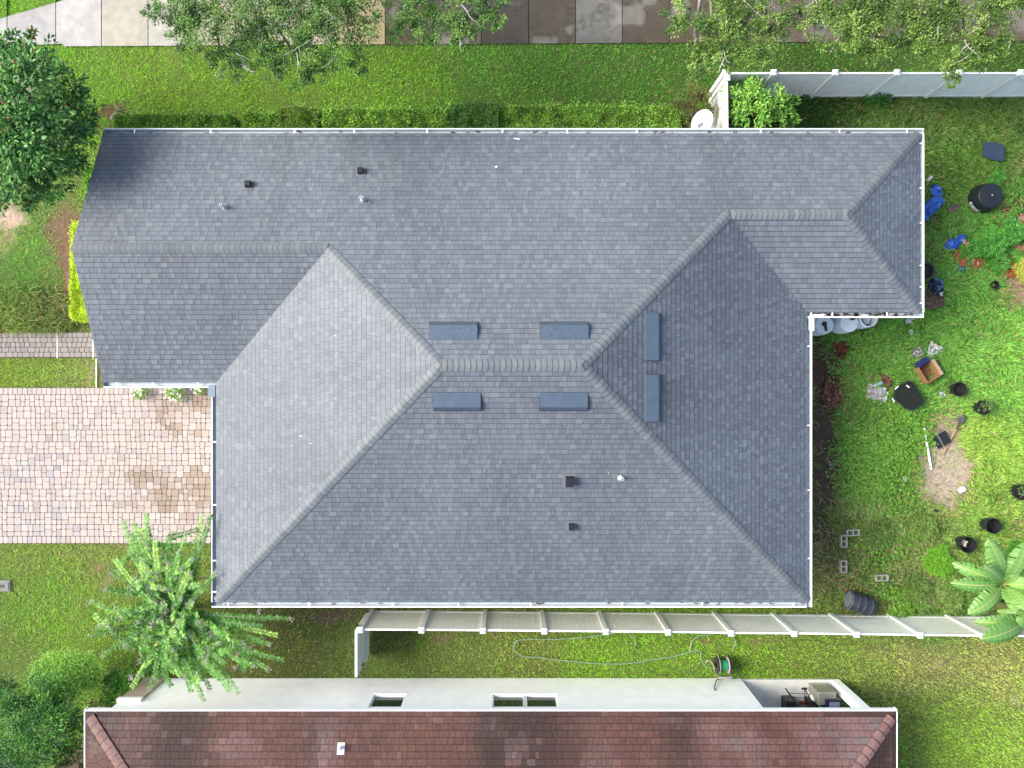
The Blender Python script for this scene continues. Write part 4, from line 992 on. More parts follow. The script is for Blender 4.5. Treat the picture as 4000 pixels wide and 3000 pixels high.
# crape myrtle: long arching shoots with paired leaves
def crape():
    c0 = at(722, 2372, 0.0); root = thing("crape_myrtle", "arching crape myrtle with pale lilac flowers at house corner", "shrub", (c0[0], c0[1], 0))
    tips = [(800,60),(860,65),(950,8),(1310,20),(1368,10),(1210,130),(740,300),(690,500),(590,580),(720,390),(560,810),(640,745),(690,700),(800,880),(660,940),(850,1140),(970,1150),(1110,1130),(1240,1170),(1320,1230),(1300,1100),(1490,1160),(1550,1180),(1740,1020),(1840,960),(1800,800),(1890,690),(1750,860),(1400,390),(1620,880),(900,100),(1000,170),(830,240),(870,430),(1100,150),(1160,260),(1300,200),(1060,1000),(900,1050),(1420,1080),(1700,740),(1650,1000)]
    P, D, U, C, LL = [], [], [], [], []; stems = MB(); fl = MB()
    start = Vector(at(1185 * .603, 2000 + 600 * .603, 1.3))
    shoots = [(t, 1.0) for t in tips]
    for _ in range(150):
        t = random.choice(tips); shoots.append(((1185 + (t[0] - 1185) * (q := random.uniform(.3, .92)) + random.uniform(-70, 70), 600 + (t[1] - 600) * q + random.uniform(-70, 70)), 0.7))
    for _ in range(60):
        a_ = random.uniform(0, 6.28); q_ = random.uniform(60, 230); x_ = 1185 + q_ * math.cos(a_) * 1.1; y_ = 620 + q_ * math.sin(a_)
        if x_ < 1300 or y_ > 700: shoots.append(((x_, y_), 1.0))
    cc = srgb_arr([(122, 184, 74), (98, 162, 60), (146, 204, 88), (112, 174, 68), (80, 140, 50), (166, 214, 100)]) / G * 1.5
    flower_tips = []
    for (tx, ty), full in shoots:
        zt = random.uniform(2.5, 3.2) if full == 1.0 else random.uniform(2.3, 3.3)
        if tx > 1330 and ty < 620: zt = 3.0
        e = Vector(at(tx * .603, 2000 + ty * .603, zt)); s = start + Vector((random.uniform(-.3, .3), random.uniform(-.3, .3), random.uniform(0, .8)))
        if full < 1:
            if tx > 1300 and ty < 780: continue
            an = random.gauss(0, .6); dv = Vector((e.x - s.x, e.y - s.y, 0)); dv.rotate(Matrix.Rotation(an, 3, 'Z')); s = Vector((e.x, e.y, 0)) - dv * random.uniform(.35, .7); s.z = random.uniform(1.9, 2.6)
            if s.x > -8.7 and s.y > -6.6: continue
        m = s.lerp(e, 0.5) + Vector((random.uniform(-.35, .35), random.uniform(-.35, .35), random.uniform(.3, .6)))
        n = 26; pts = [(s * (1 - t) ** 2 + m * 2 * t * (1 - t) + e * t * t) for t in np.linspace(0, 1, n)]
        stems.tube(pts[::5] + [pts[-1]], [0.01, 0.009, 0.008, 0.007, 0.005, 0.004, 0.003][:len(pts[::5]) + 1], 5)
        Lg = sum((pts[i + 1] - pts[i]).length for i in range(n - 1)); k = int(Lg / 0.06); tint = cc[random.randrange(len(cc))]
        for i in range(k):
            t = 0.22 + 0.78 * i / k; p = s * (1 - t) ** 2 + m * 2 * t * (1 - t) + e * t * t; d = (m - s) * 2 * (1 - t) + (e - m) * 2 * t; d.normalize()
            sd = d.cross(Vector((0, 0, 1))).normalized()
            for sg in (-1, 1):
                dd = sd * sg + d * random.uniform(.3, .7) + Vector((0, 0, random.uniform(-0.35, 0.2)))
                P.append(p); D.append(dd); U.append((random.uniform(-.3, .3), random.uniform(-.3, .3), 1)); C.append(tint * random.uniform(0.6, 1.35)); LL.append(0.155 * (1.05 - 0.45 * t) * random.uniform(.75, 1.2))
        if random.random() < 0.5: flower_tips.append(e)
    P = np.array(P); LL = np.array(LL)
    leaves("foliage", P, np.array(D), np.array(U), LL, LL * 0.46, np.array(C), M_leaf, root, fold=0.12)
    stems.build("stem", M_bark, root)["kind"] = "stuff"
    b = MB()
    for k in range(5):
        a = k * 1.3; b.tube([(c0[0] + 0.12 * math.cos(a), c0[1] + 0.12 * math.sin(a), -0.05), start + Vector((0.2 * math.cos(a), 0.2 * math.sin(a), 0.1))], [0.04, 0.022], 8)
    b.build("trunk", M_bark, root)
    for (x, y) in [(1060,600),(1210,600),(1075,640),(1130,780),(890,715),(690,730),(810,860),(865,885),(670,930),(850,1070),(850,1080),(1120,960),(1330,940),(1330,970),(1200,1060),(1520,1005),(1380,780),(780,690),(1680,640),(1425,940),(1540,920)]: flower_tips.append(Vector(at(x * .603, 2000 + y * .603, 2.9)))
    FP, FD, FC = [], [], []
    for e in flower_tips:
        for _ in range(26):
            o = Vector((random.gauss(0, .045), random.gauss(0, .045), random.gauss(0.02, .03))); FP.append(e + o); FD.append((random.gauss(0, 1), random.gauss(0, 1), random.gauss(0, .5))); FC.append(srgb_arr(random.choice([(226, 208, 226), (236, 224, 236), (206, 186, 196), (180, 176, 120)])) / G)
    n = len(FP); leaves("flower", np.array(FP), np.array(FD), np.tile([0, 0, 1.0], (n, 1)), np.full(n, .03), np.full(n, .026), np.array(FC), M_leaf, root)["kind"] = "stuff"
crape()

# banana plant
def banana():
    base = at(3925, 2278, 0); root = thing("banana_plant", "banana plant with broad paddle leaves at the yard's right edge", "plant", (base[0], base[1], 0))
    cs = 0.525; c1 = Vector(at(3600 + 600 * cs, 2050 + 440 * cs, 1.75)); c2 = Vector(at(3600 + 790 * cs, 2050 + 690 * cs, 1.6))
    Ls = [(c1, (492, 102), .30, 2.3), (c1, (770, 130), .30, 2.3), (c1, (226, 285), .22, 1.5), (c1, (214, 432), .21, 1.7), (c1, (462, 300), .20, 2.6), (c1, (345, 665), .27, 2.0), (c1, (850, 420), .2, 2.2), (c1, (700, 660), .22, 2.4), (c1, (800, 640), .26, 2.6),
          (c2, (385, 722), .19, 1.4), (c2, (445, 850), .30, 2.1), (c2, (700, 700), .2, 2.3), (c2, (900, 860), .26, 2.0), (c2, (560, 640), .16, 1.3), (c1, (720, 330), .18, 2.0)]
    for c, (tx, ty), w, zt in Ls:
        w *= 1.18
        e = Vector(at(3600 + tx * cs, 2050 + ty * cs, zt)); m = c.lerp(e, 0.5) + Vector((0, 0, 0.45))
        n = 34; mb = MB(); row = []
        tint = srgb_arr(random.choice([(126, 176, 90), (138, 190, 92), (112, 164, 84), (150, 196, 100)])) / G * 1.3
        rib = srgb_arr((214, 226, 140)) / G
        prevd = None
        for i in range(n + 1):
            t = i / n; p = c * (1 - t) ** 2 + m * 2 * t * (1 - t) + e * t * t; d = ((m - c) * 2 * (1 - t) + (e - m) * 2 * t).normalized(); sd = d.cross(Vector((0, 0, 1))).normalized()
            u = (t - 0.12) / 0.88; ww = w * (max(0.0, math.sin(math.pi * min(1, max(0, u)) ** 0.75)) ** 0.55) if u > 0 else 0.0
            ww = max(ww, 0.022 if i < n else 0.004)
            dzl = -ww * 0.35 + 0.012 * math.sin(i * 2.3); j = random.choice([1, 1, 1, 0.9, 0.97]) 
            row.append((p - sd * ww * j + Vector((0, 0, dzl)), p - sd * ww * 0.5 + Vector((0, 0, -0.02 + 0.05 * ww)), p - sd * 0.016, p + sd * 0.016, p + sd * ww * 0.5 + Vector((0, 0, -0.02 + 0.05 * ww)), p + sd * ww * j + Vector((0, 0, dzl))))
        for i in range(n):
            a, b = row[i], row[i + 1]
            for k in range(5):
                cl = tuple(rib) if k == 2 else tuple(tint * (1 + 0.14 * math.sin(i * 1.9 + k) + (0.15 if k in (1, 3) else 0)))
                if i % 8 == 5 and k in (0, 4) and random.random() < 0.5: continue
                mb.add([a[k], a[k + 1], b[k + 1], b[k]], [(0, 1, 2, 3)], cl)
        mb.build("leaf", M_leaf if False else mat("banana_leaf", attr=True, rough=0.4, spec=0.45, trans=0.3), root)
    for c in (c1, c2):
        s = MB(); s.tube([(c.x, c.y, -0.05), (c.x, c.y, 0.8), c], [0.13, 0.11, 0.06], 12, tuple(srgb_arr((140, 150, 90)) / G)); s.build("stem", M_any, root, smooth=True)
banana()

# small yard plants
def weed(name, label, px, py, r, h, n, L, W, cols, group=None):
    c = at(px, py, 0); root = thing(name, label, "plant", c, group)
    th = rng.uniform(0, 6.28, n); q = np.sqrt(rng.random(n)) * r * (0.55 + 0.75 * vnoise(np.cos(th) * 2.2 + px, np.sin(th) * 2.2 + py, 7)); z = h * (1 - 0.5 * q / r) * rng.uniform(0.4, 1.0, n)
    P = np.stack([c[0] + q * np.cos(th), c[1] + q * np.sin(th), z], 1)
    a = th + rng.normal(0, 0.9, n); D = np.stack([np.cos(a), np.sin(a), rng.uniform(-0.2, 0.6, n)], 1); cc = srgb_arr(cols) / G * 1.5
    leaves("foliage", P, D, rng.normal(0, .3, (n, 3)) + np.array([0, 0, 1.]), L * rng.uniform(.7, 1.3, n), W * rng.uniform(.7, 1.3, n), cc[rng.integers(0, len(cc), n)] * rng.uniform(.75, 1.25, (n, 1)), M_leaf, root)
    s = MB()
    for k in range(6):
        a = k * 1.1; s.tube([(c[0], c[1], 0), (c[0] + r * .6 * math.cos(a), c[1] + r * .6 * math.sin(a), h * .7)], [0.008, 0.004], 5, (0.2, 0.25, 0.1))
    s.build("stem", M_any, root)
HP = [(96, 178, 66), (74, 150, 58), (120, 196, 80)]
weed("weed", "largest star-leaved weed clump between scrap boards", 3850, 955, 0.5, 0.7, 1400, 0.15, 0.026, HP)
weed("weed", "star-leaved weed clump just left of the cardboard at right edge", 3925, 915, 0.36, 0.7, 700, 0.15, 0.026, HP)
weed("weed", "small star-leaved weed below the slate blue lid", 3885, 700, 0.2, 0.35, 220, 0.12, 0.024, HP)
weed("weed", "star-leaved weed beside the rusty cardboard pile", 3890, 1030, 0.26, 0.45, 380, 0.13, 0.024, HP)
weed("fern_weed", "feathery lime green plant near the banana leaves", 3650, 2185, 0.5, 0.45, 3000, 0.1, 0.012, [(132, 200, 50), (152, 214, 60), (104, 170, 48)])
weed("fern_weed", "small feathery lime green tuft near the slate blue lid", 3760, 610, 0.2, 0.15, 300, 0.1, 0.01, [(140, 196, 60), (120, 176, 56)])
weed("broadleaf_weed", "leafy weed growing against the white fence", 3420, 372, 0.42, 0.5, 620, 0.08, 0.05, [(84, 150, 56), (66, 126, 48)])
weed("broadleaf_weed", "dark creeping weed at the fence foot beside citrus bush", 3115, 380, 0.42, 0.3, 500, 0.07, 0.03, [(60, 104, 44), (76, 120, 50)])
weed("yellow_shrub", "small yellow-leaved shrub at the right edge above bare soil", 3978, 1062, 0.42, 0.6, 1600, 0.05, 0.03, [(206, 206, 84), (186, 192, 76), (214, 214, 110)])
weed("spiky_weed", "pale spiky-leaved weed by the banana near fence", 3700, 2340, 0.38, 0.5, 420, 0.16, 0.024, [(150, 180, 96), (130, 164, 80), (110, 150, 66)])
weed("broadleaf_weed", "bright weed under the banana beside right pot", 3960, 2140, 0.3, 0.3, 600, 0.06, 0.03, [(80, 160, 50), (100, 176, 60)])
weed("tall_weed", "tall leggy weed between lying barrel and lime fern", 3560, 2290, 0.45, 0.55, 900, 0.11, 0.02, [(112, 150, 62), (140, 170, 84), (88, 124, 50)])
weed("tall_weed", "tall weed right of the uppermost cinder block", 3420, 2075, 0.5, 0.4, 900, 0.1, 0.022, [(104, 140, 60), (132, 160, 80), (84, 116, 50)])
weed("tall_weed", "loose weed just above the lime feathery plant", 3600, 2060, 0.42, 0.4, 700, 0.1, 0.02, [(118, 156, 64), (142, 176, 86)])
weed("round_weed", "round-leaved weed spilling against fence right of barrel", 3490, 2385, 0.4, 0.35, 420, 0.06, 0.05, [(150, 190, 80), (124, 170, 66)])
weed("vinca_plant", "white-flowered plant under the short gutter, left clump", 560, 1530, 0.24, 0.5, 380, 0.06, 0.03, [(124, 168, 66), (150, 190, 84)], "white flowers beside the garage")
weed("vinca_plant", "white-flowered plant under the short gutter, right clump", 695, 1527, 0.34, 0.5, 560, 0.06, 0.03, [(124, 168, 66), (150, 190, 84)], "white flowers beside the garage")
weed("vinca_plant", "smallest white-flowered plant next to the downspout", 790, 1522, 0.16, 0.4, 200, 0.06, 0.03, [(124, 168, 66), (150, 190, 84)], "white flowers beside the garage")
for i, o in enumerate([o for o in list(COL.objects) if o.name.startswith("vinca_plant")]):
    mb = MB(); r = [.24, .34, .16][i]
    for _ in range([26, 34, 10][i]):
        a = random.uniform(0, 6.28); q = r * math.sqrt(random.random()); c = Vector(o.location) + Vector((q * math.cos(a), q * math.sin(a), 0.5 * random.uniform(.7, 1.1)))
        for k in range(5):
            t = a + k * 1.257; mb.add([c, c + Vector((math.cos(t - .4), math.sin(t - .4), 0.1)) * 0.022, c + Vector((math.cos(t), math.sin(t), .1)) * 0.032, c + Vector((math.cos(t + .4), math.sin(t + .4), 0.1)) * 0.022], [(0, 1, 2, 3)], (0.75, 0.75, 0.75))
    mb.build("flower", M_any, o)["kind"] = "stuff"

# ---------------------------------------------------------------- yard objects
def col(r, g, b): return tuple(srgb_arr((r, g, b)) / G)
# satellite dish
c = Vector(at(2742, 478, 1.5)); dish = thing("satellite_dish", "weathered white satellite dish between shrub and fence", "satellite dish", (c.x, c.y, 0))
mx = Matrix.Rotation(R(-28), 3, 'Z') @ Matrix.Rotation(R(24), 3, 'X')
m = MB(); prof = [(0.001, 0.0), (0.1, 0.006), (0.2, 0.022), (0.28, 0.045), (0.3, 0.052), (0.3, 0.046), (0.2, 0.012), (0.001, -0.01)]
m.lathe(c, prof, 32, (0.72, 0.73, 0.74), mx, sx=1.0, sy=1.28); m.build("reflector", mat("dish_paint", (0.72, 0.73, 0.74), 0.5, stain=(0.4, 0.4, 0.38), sscale=4.5, sthr=0.58), dish, smooth=True)
m = MB(); m.tube([(c.x, c.y - 0.05, 0), (c.x, c.y - 0.05, 1.4)], 0.03, 10, (0.4, 0.4, 0.4)); m.build("mast", M_any, dish)
m = MB(); m.bar(c + mx @ Vector((0, -0.36, 0.03)), c + mx @ Vector((-0.02, -0.1, 0.36)), 0.03, 0.03, (0.35, 0.35, 0.35)); m.build("arm", M_any, dish)
m = MB(); m.box(c + mx @ Vector((-0.02, -0.08, 0.38)), (0.16, 0.08, 0.08), rz=0.5, col=(0.2, 0.2, 0.2)); m.build("feed_horn", M_any, dish)
# white barrels
def barrel(px, py, zt, label, mode):
    c = Vector(at(px, py, zt)); g = "white barrels under the eave corner"; o = thing("barrel", label, "barrel", (c.x, c.y, 0), g); r = 0.285
    m = MB(); prof = [(r * .9, 0.0), (r * .97, .03), (r, zt * .3), (r * 1.03, zt * .33), (r, zt * .36), (r, zt * .64), (r * 1.03, zt * .67), (r, zt * .7), (r * .96, zt * .97), (r * .93, zt)]
    if mode == 2: prof += [(r * .88, zt), (r * .88, zt * .3)]
    m.lathe((c.x, c.y, 0), prof, 36, (0.78, 0.81, 0.85)); m.build("body", M_gloss_any, o, smooth=False)
    if mode < 2:
        m = MB(); m.lathe((c.x, c.y, zt - 0.012), [(r * .86, 0), (r * .86, .02), (r * .8, .022), (r * .78, .014), (.001, .014)], 36, (0.6, 0.64, 0.68))
        m.build("lid", mat("dirty_lid", (0.62, 0.65, 0.68), 0.5, stain=(0.2, 0.17, 0.12), sscale=6, sthr=0.6), o)
        m = MB()
        if mode == 0:
            m.prism([(c.x - .05, c.y + .12), (c.x - .12, c.y + .02), (c.x - .03, c.y - .05), (c.x - .01, c.y - .17), (c.x + .08, c.y - .19), (c.x + .06, c.y), (c.x + .06, c.y + .1)], zt + 0.003, zt + 0.012, (0.03, 0.028, 0.015))
        else: m.prism([(c.x + .0, c.y + .2), (c.x + .02, c.y + .1), (c.x + .12, c.y + .08), (c.x + .2, c.y + .14), (c.x + .1, c.y + .22)], zt + 0.003, zt + 0.012, (0.04, 0.03, 0.02))
        m.build("opening", M_any, o)
    else:
        m = MB(); m.lathe((c.x, c.y, zt * .55), [(r * .87, 0), (r * .87, .01), (.001, .02)], 24, (0.04, 0.03, 0.03)); m.build("debris", M_any, o)
        m = MB(); pts = [(.02, .16), (-.05, .02), (-.02, -.1), (.06, -.17), (.16, -.14), (.2, .02), (.14, .15)]
        m.prism([(c.x + a, c.y + b) for a, b in pts], zt * .6, zt * .62, (0.65, 0.67, 0.7)); m.build("white_scrap", M_any, o)
barrel(3222, 1270, 0.92, "white barrel nearest house wall, square hole in dirty lid", 0)
barrel(3318, 1262, 0.9, "middle white barrel partly under the gutter", 1)
barrel(3396, 1243, 0.85, "rightmost white barrel, open and full of dark debris", 2)
# round bins and pots
def pot(name, label, px, py, r, h, cat="pot", group=None, soil=(0.02, 0.015, 0.012), tilt=(0, 0), fill=0.7, mtl=M_black):
    c = at(px, py, 0); o = thing(name, label, cat, c, group); EXCL.append([(c[0] + r * 1.1 * math.cos(t), c[1] + r * 1.1 * math.sin(t)) for t in np.arange(0, 6.28, .7)])
    mx = Matrix.Rotation(tilt[0], 3, 'X') @ Matrix.Rotation(tilt[1], 3, 'Y')
    m = MB(); m.lathe(c, [(r * .78, 0), (r * .97, h * .9), (r * 1.04, h * .9), (r * 1.04, h), (r * .95, h), (r * .76, .03)], 28, (0.5, .5, .5), mx); m.build("body", mtl, o, smooth=False)
    m = MB(); m.lathe(c, [(r * (.78 + .17 * fill), h * fill), (r * .5, h * fill + .015), (.001, h * fill + .01)], 18, soil, mx); m.build("soil", M_any, o)
    return o, c
PG = "black nursery pots in the back yard"
pot("plant_pot", "empty black pot right of the cardboard box", 3728, 1520, 0.22, 0.28, "pot", PG, fill=0.25)
o, c = pot("plant_pot", "black pot holding a leafy seedling, right of the shovel", 3820, 1590, 0.23, 0.3, "pot", PG)
o2, c2 = pot("plant_pot", "black pot with round-leaved plant at the right edge", 3966, 1918, 0.24, 0.3, "pot", PG)
for ob, cc_, nn in ((o, c, 90), (o2, c2, 110)):
    P = rng.normal(0, .12, (nn, 3)) + np.array([cc_[0] + .03, cc_[1] + .05, .48]); P[:, 2] = .38 + rng.random(nn) * .2
    leaves("seedling", P, rng.normal(0, 1, (nn, 3)) * np.array([1, 1, .3]), rng.normal(0, .3, (nn, 3)) + np.array([0, 0, 1.]), rng.uniform(.07, .12, nn), rng.uniform(.04, .06, nn), (srgb_arr((120, 160, 84)) / G) * rng.uniform(.7, 1.3, (nn, 1)), M_leaf, ob)
pot("plant_pot", "upper of two large black pots above the banana, nearly empty", 3848, 2045, 0.24, 0.42, "pot", PG, fill=0.2)
ob, c = pot("plant_pot", "large black pot holding pale rubble beside lime fern", 3752, 2118, 0.25, 0.4, "pot", PG, fill=0.3)
m = MB()
for k in range(9): m.box((c[0] - .06 + random.uniform(-.07, .07), c[1] + .03 + random.uniform(-.09, .09), .2 + random.uniform(0, .08)), (.1, .06, .06), rz=random.uniform(0, 3), rx=random.uniform(-.5, .5), col=col(206, 200, 184))
m.build("rubble", M_any, ob)
pot("plant_pot", "small black pot alone in grass below scrap cardboard", 3875, 1115, 0.13, 0.16, "pot", PG, fill=0.3)
pot("planter", "round dark planter half hidden under the right gutter", 3600, 1062, 0.26, 0.3, "planter", None, fill=0.6, mtl=mat("grey_planter", (0.06, 0.06, 0.055), 0.5))
# black domed compost bin
c = Vector(at(3832, 779, 0)); cb = thing("compost_bin", "big round black bin with white lettering on its side", "bin", c)
m = MB(); m.lathe(c, [(0.44, 0), (0.46, 0.04), (0.43, 0.3), (0.37, 0.46)], 40); m.build("body", M_black, cb)
m = MB(); m.lathe(c, [(0.38, 0.44), (0.39, 0.47), (0.36, 0.5), (0.2, 0.53), (0.03, 0.54), (0.001, 0.54)], 40); ld = m.build("lid", mat("bin_lid", (0.012, 0.016, 0.022), 0.5), cb)
m = MB(); m.lathe(c + Vector((0.0, 0, 0.54)), [(0.02, 0), (0.02, 0.02), (0.001, .025)], 10, (0.4, .4, .4)); m.build("knob", M_any, ld)
m = MB()
for k in range(9):
    t = R(196 + k * 6.2); rr2 = 0.505
    for (da, z0, z1) in ((0, .08, .2), (.03, .08, .1), (.03, .18, .2)) if k % 3 else ((0, .1, .2), (.04, .1, .2)):
        a0, a1 = t + da, t + da + 0.035
        f = lambda z: 0.466 - (z - .04) * .115
        m.add([c + Vector((f(z0) * math.cos(a0), f(z0) * math.sin(a0), z0)), c + Vector((f(z0) * math.cos(a1), f(z0) * math.sin(a1), z0)), c + Vector((f(z1) * math.cos(a1), f(z1) * math.sin(a1), z1)), c + Vector((f(z1) * math.cos(a0), f(z1) * math.sin(a0), z1))], [(0, 1, 2, 3)], (0.7, 0.7, 0.7))
m.build("lettering", M_any, cb)
# slate blue plastic lid
c = Vector(at(3882, 592, 0.2)); lid = thing("plastic_table", "slate blue curved-edged plastic table top in the grass", "table", (c.x, c.y, 0))
pts = [(-.33, .27), (-.28, .3), (-.1, .31), (.12, .28), (.3, .2), (.34, .14), (.33, -.12), (.34, -.26), (.28, -.3), (.1, -.28), (-.1, -.24), (-.3, -.17), (-.34, -.12), (-.35, .05)]
m = MB(); m.prism([(c.x + a, c.y + b) for a, b in pts[::-1]], 0.17, 0.2, col(78, 92, 118)); m.prism([(c.x + a * .93, c.y + b * .93) for a, b in pts[::-1]], 0.2, 0.206, col(74, 88, 112)); tt = m.build("top", M_gloss_any, lid)
m = MB()
for a, b in ((-.25, .15), (-.17, .15), (.04, -.17), (.05, .1)): m.lathe((c.x + a, c.y + b, .2066), [(.014, 0), (.014, .002), (.001, .002)], 8, (0.01, .012, .02))
m.build("screw_hole", M_any, tt)
for a, b in ((-.26, .18), (.26, .12), (.24, -.2), (-.26, -.1)):
    m = MB(); m.tube([(c.x + a, c.y + b, 0), (c.x + a, c.y + b, .17)], .02, 8, col(40, 48, 62)); m.build("leg", M_gloss_any, lid)
# crumpled sheets
def crumple(name, label, cat, poly, zmax, cols, seed=0, s=1.0, rough=False, fold=14.0, group=None, base_z=0.0, m=None):
    """poly in photo pixels; a crumpled sheet with real relief, resting on the ground"""
    P = [at(x, y, base_z + .03)[:2] for x, y in poly]; EXCL.append(P); cx = sum(p[0] for p in P) / len(P); cy_ = sum(p[1] for p in P) / len(P)
    x0 = min(p[0] for p in P); x1 = max(p[0] for p in P); y0 = min(p[1] for p in P); y1 = max(p[1] for p in P)
    st = max(x1 - x0, y1 - y0) / 22; mb = MB(); idx = {}
    def ins(x, y):
        r = False; n = len(P)
        for i in range(n):
            (ax, ay), (bx, by) = P[i], P[(i + 1) % n]
            if (ay > y) != (by > y) and x < (bx - ax) * (y - ay) / (by - ay) + ax: r = not r
        return r
    nx = int((x1 - x0) / st) + 2; ny = int((y1 - y0) / st) + 2; rs = random.Random(seed)
    vs = []; key = {}
    for i in range(nx):
        for j in range(ny):
            x = x0 + i * st; y = y0 + j * st
            n1_ = float(vnoise(np.array([x * fold]), np.array([y * fold]), seed)[0]); n2_ = float(vnoise(np.array([x * fold * 2.3 + y * 5]), np.array([y * fold * 1.7]), seed + 3)[0])
            z = base_z + .05 + zmax * (abs(n1_ - .5) * 1.3 + abs(n2_ - .5) * .7)
            key[(i, j)] = len(vs); vs.append((x + rs.uniform(-.2, .2) * st, y + rs.uniform(-.2, .2) * st, z))
    fs = []; cs = []
    for i in range(nx - 1):
        for j in range(ny - 1):
            if ins(x0 + (i + .5) * st, y0 + (j + .5) * st):
                fs.append((key[(i, j)], key[(i + 1, j)], key[(i + 1, j + 1)], key[(i, j + 1)]))
                q = float(vnoise(np.array([i * .35]), np.array([j * .35]), seed + 9)[0]); cs.append(cols[min(len(cols) - 1, int(q * len(cols)))])
    nv = len(vs); b = [(x, y, z - .012) for x, y, z in vs]
    mb.v = vs + b; mb.f = fs + [tuple(k + nv for k in f[::-1]) for f in fs]; mb.c = cs + cs
    used = {}
    for f in fs:
        for a, c_ in zip(f, f[1:] + f[:1]): used[(a, c_)] = 1
    for (a, c_) in list(used):
        if (c_, a) not in used: mb.f.append((c_, a, a + nv, c_ + nv)); mb.c.append(cs[0])
    o = mb.build(name, m or M_gloss_any, None); return tag(o, label, cat, group)
BL = [col(44, 100, 214), col(58, 124, 230), col(34, 84, 190)]
crumple("tarp", "large crumpled bright blue tarp beside right gutter", "tarp", [(3640,722),(3668,730),(3672,768),(3684,782),(3686,790),(3655,818),(3640,836),(3612,862),(3600,866),(3600,812),(3640,770),(3630,748)], .14, BL, 1)
crumple("plastic_bag", "smaller crumpled bright blue bag above orange cardboard", "bag", [(3738,920),(3768,916),(3770,934),(3750,950),(3738,968),(3722,974),(3686,972),(3690,944),(3715,932),(3730,938)], .12, BL, 2)
crumple("snack_bag", "orange and white bag touching the small blue bag", "bag", [(3754,934),(3776,944),(3788,952),(3778,964),(3758,954)], .08, [col(150, 80, 40), col(224, 214, 206), col(176, 110, 50)], 3, m=M_gloss_any)
OR = [col(170, 106, 60), col(188, 128, 80), col(150, 84, 44)]
crumple("cardboard_scrap", "upper tan torn cardboard below the small blue bag", "cardboard", [(3722,976),(3756,976),(3752,984),(3742,988),(3746,1000),(3740,1024),(3714,1020),(3718,998),(3732,990)], .03, OR, 4, m=M_card)
crumple("cardboard_scrap", "orange torn cardboard on the blue wrapper", "cardboard", [(3748,1014),(3776,1012),(3774,1040),(3746,1040)], .03, OR, 5, m=M_card, base_z=0.03)
crumple("blue_wrapper", "dark blue wrapper sticking out below orange cardboard", "wrapper", [(3742,1030),(3778,1030),(3764,1066),(3736,1058)], .03, [col(36, 60, 110), col(50, 80, 130)], 6)
crumple("cardboard_scrap", "rust-orange torn cardboard with white tape bits", "cardboard", [(3794,1014),(3826,1010),(3842,1020),(3832,1046),(3800,1050),(3788,1054),(3796,1032)], .03, [col(156, 84, 44), col(170, 100, 54), col(210, 206, 206)], 7, m=M_card)
crumple("cardboard_scrap", "large rusty cardboard beside the yellow shrub", "cardboard", [(3908,992),(3930,994),(3944,1018),(3966,1040),(3960,1088),(3928,1080),(3886,1050),(3910,1030)], .05, [col(156, 86, 44), col(184, 110, 54), col(170, 96, 50)], 8, m=M_card)
crumple("cardboard_sheet", "pinkish tan cardboard sheet cut by the right edge", "cardboard", [(3974,842),(4012,830),(4030,950),(3978,934)], .05, [col(206, 166, 140), col(160, 106, 76), col(196, 150, 124)], 9, fold=5, m=M_card)
crumple("cardboard_scrap", "flat brown cardboard among star-leaved weeds", "cardboard", [(3912,848),(3938,846),(3920,890),(3894,886)], .02, [col(134, 104, 78)], 10, fold=5, m=M_card)
crumple("plastic_wrapper", "turquoise and white wrapper left of pinkish cardboard", "wrapper", [(3952,852),(3974,862),(3966,882),(3956,876)], .05, [col(120, 190, 210), col(220, 226, 230), col(60, 120, 160)], 11)
crumple("plastic_wrapper", "violet blue wrapper below the turquoise one", "wrapper", [(3948,904),(3966,898),(3962,920),(3944,918)], .04, [col(60, 60, 140)], 12)
crumple("blue_wrapper", "dark blue flat wrapper at foot of star-leaved weeds", "wrapper", [(3910,966),(3928,968),(3914,994),(3900,986)], .02, [col(44, 76, 130)], 13)
crumple("shingle_scrap", "grey-brown curled board near the big black bin", "board", [(3716,798),(3756,796),(3744,812),(3740,832),(3698,828),(3708,808)], .04, [col(116, 104, 98), col(104, 92, 86)], 14, fold=4, m=M_card)
crumple("plastic_tarp", "crumpled brown sheet under the navy bag", "sheet", [(3608,1130),(3640,1138),(3680,1160),(3686,1190),(3640,1210),(3604,1200)], .09, [col(116, 94, 82), col(140, 114, 98), col(96, 74, 64)], 15, m=M_card)
crumple("rubbish_bag", "navy blue bag with pale blue side under right gutter", "bag", [(3614,1108),(3640,1090),(3668,1088),(3680,1110),(3678,1140),(3670,1162),(3650,1152),(3630,1134),(3622,1120)], .2, [col(30, 38, 66), col(36, 50, 84), col(96, 136, 176)], 16, base_z=0.06)
crumple("paper_scrap", "small white paper on the navy bag's lower corner", "paper", [(3668,1144),(3682,1140),(3680,1156),(3672,1158)], .01, [col(214, 212, 206)], 17, base_z=0.3)
WB = [col(222, 224, 228), col(196, 200, 208), col(236, 236, 236)]
crumple("plastic_bag", "white crumpled bag just below the wing gutter corner", "bag", [(3534,1250),(3546,1244),(3558,1256),(3554,1264),(3536,1264)], .1, WB, 18)
crumple("plastic_bag", "white crumpled bag tucked beneath gutter edge", "bag", [(3552,1236),(3574,1238),(3568,1250),(3556,1248)], .1, WB, 19)
crumple("plastic_bag", "tiny white crumpled bag alone in bright grass", "bag", [(3550,1290),(3560,1288),(3568,1296),(3558,1310),(3548,1302)], .08, WB, 20)
crumple("soil_bag", "white bag with green label right above the cardboard box", "bag", [(3634,1332),(3650,1342),(3684,1360),(3664,1378),(3648,1394),(3622,1392),(3618,1370)], .08, [col(224, 222, 208), col(206, 206, 196), col(60, 126, 98), col(230, 228, 220)], 21)
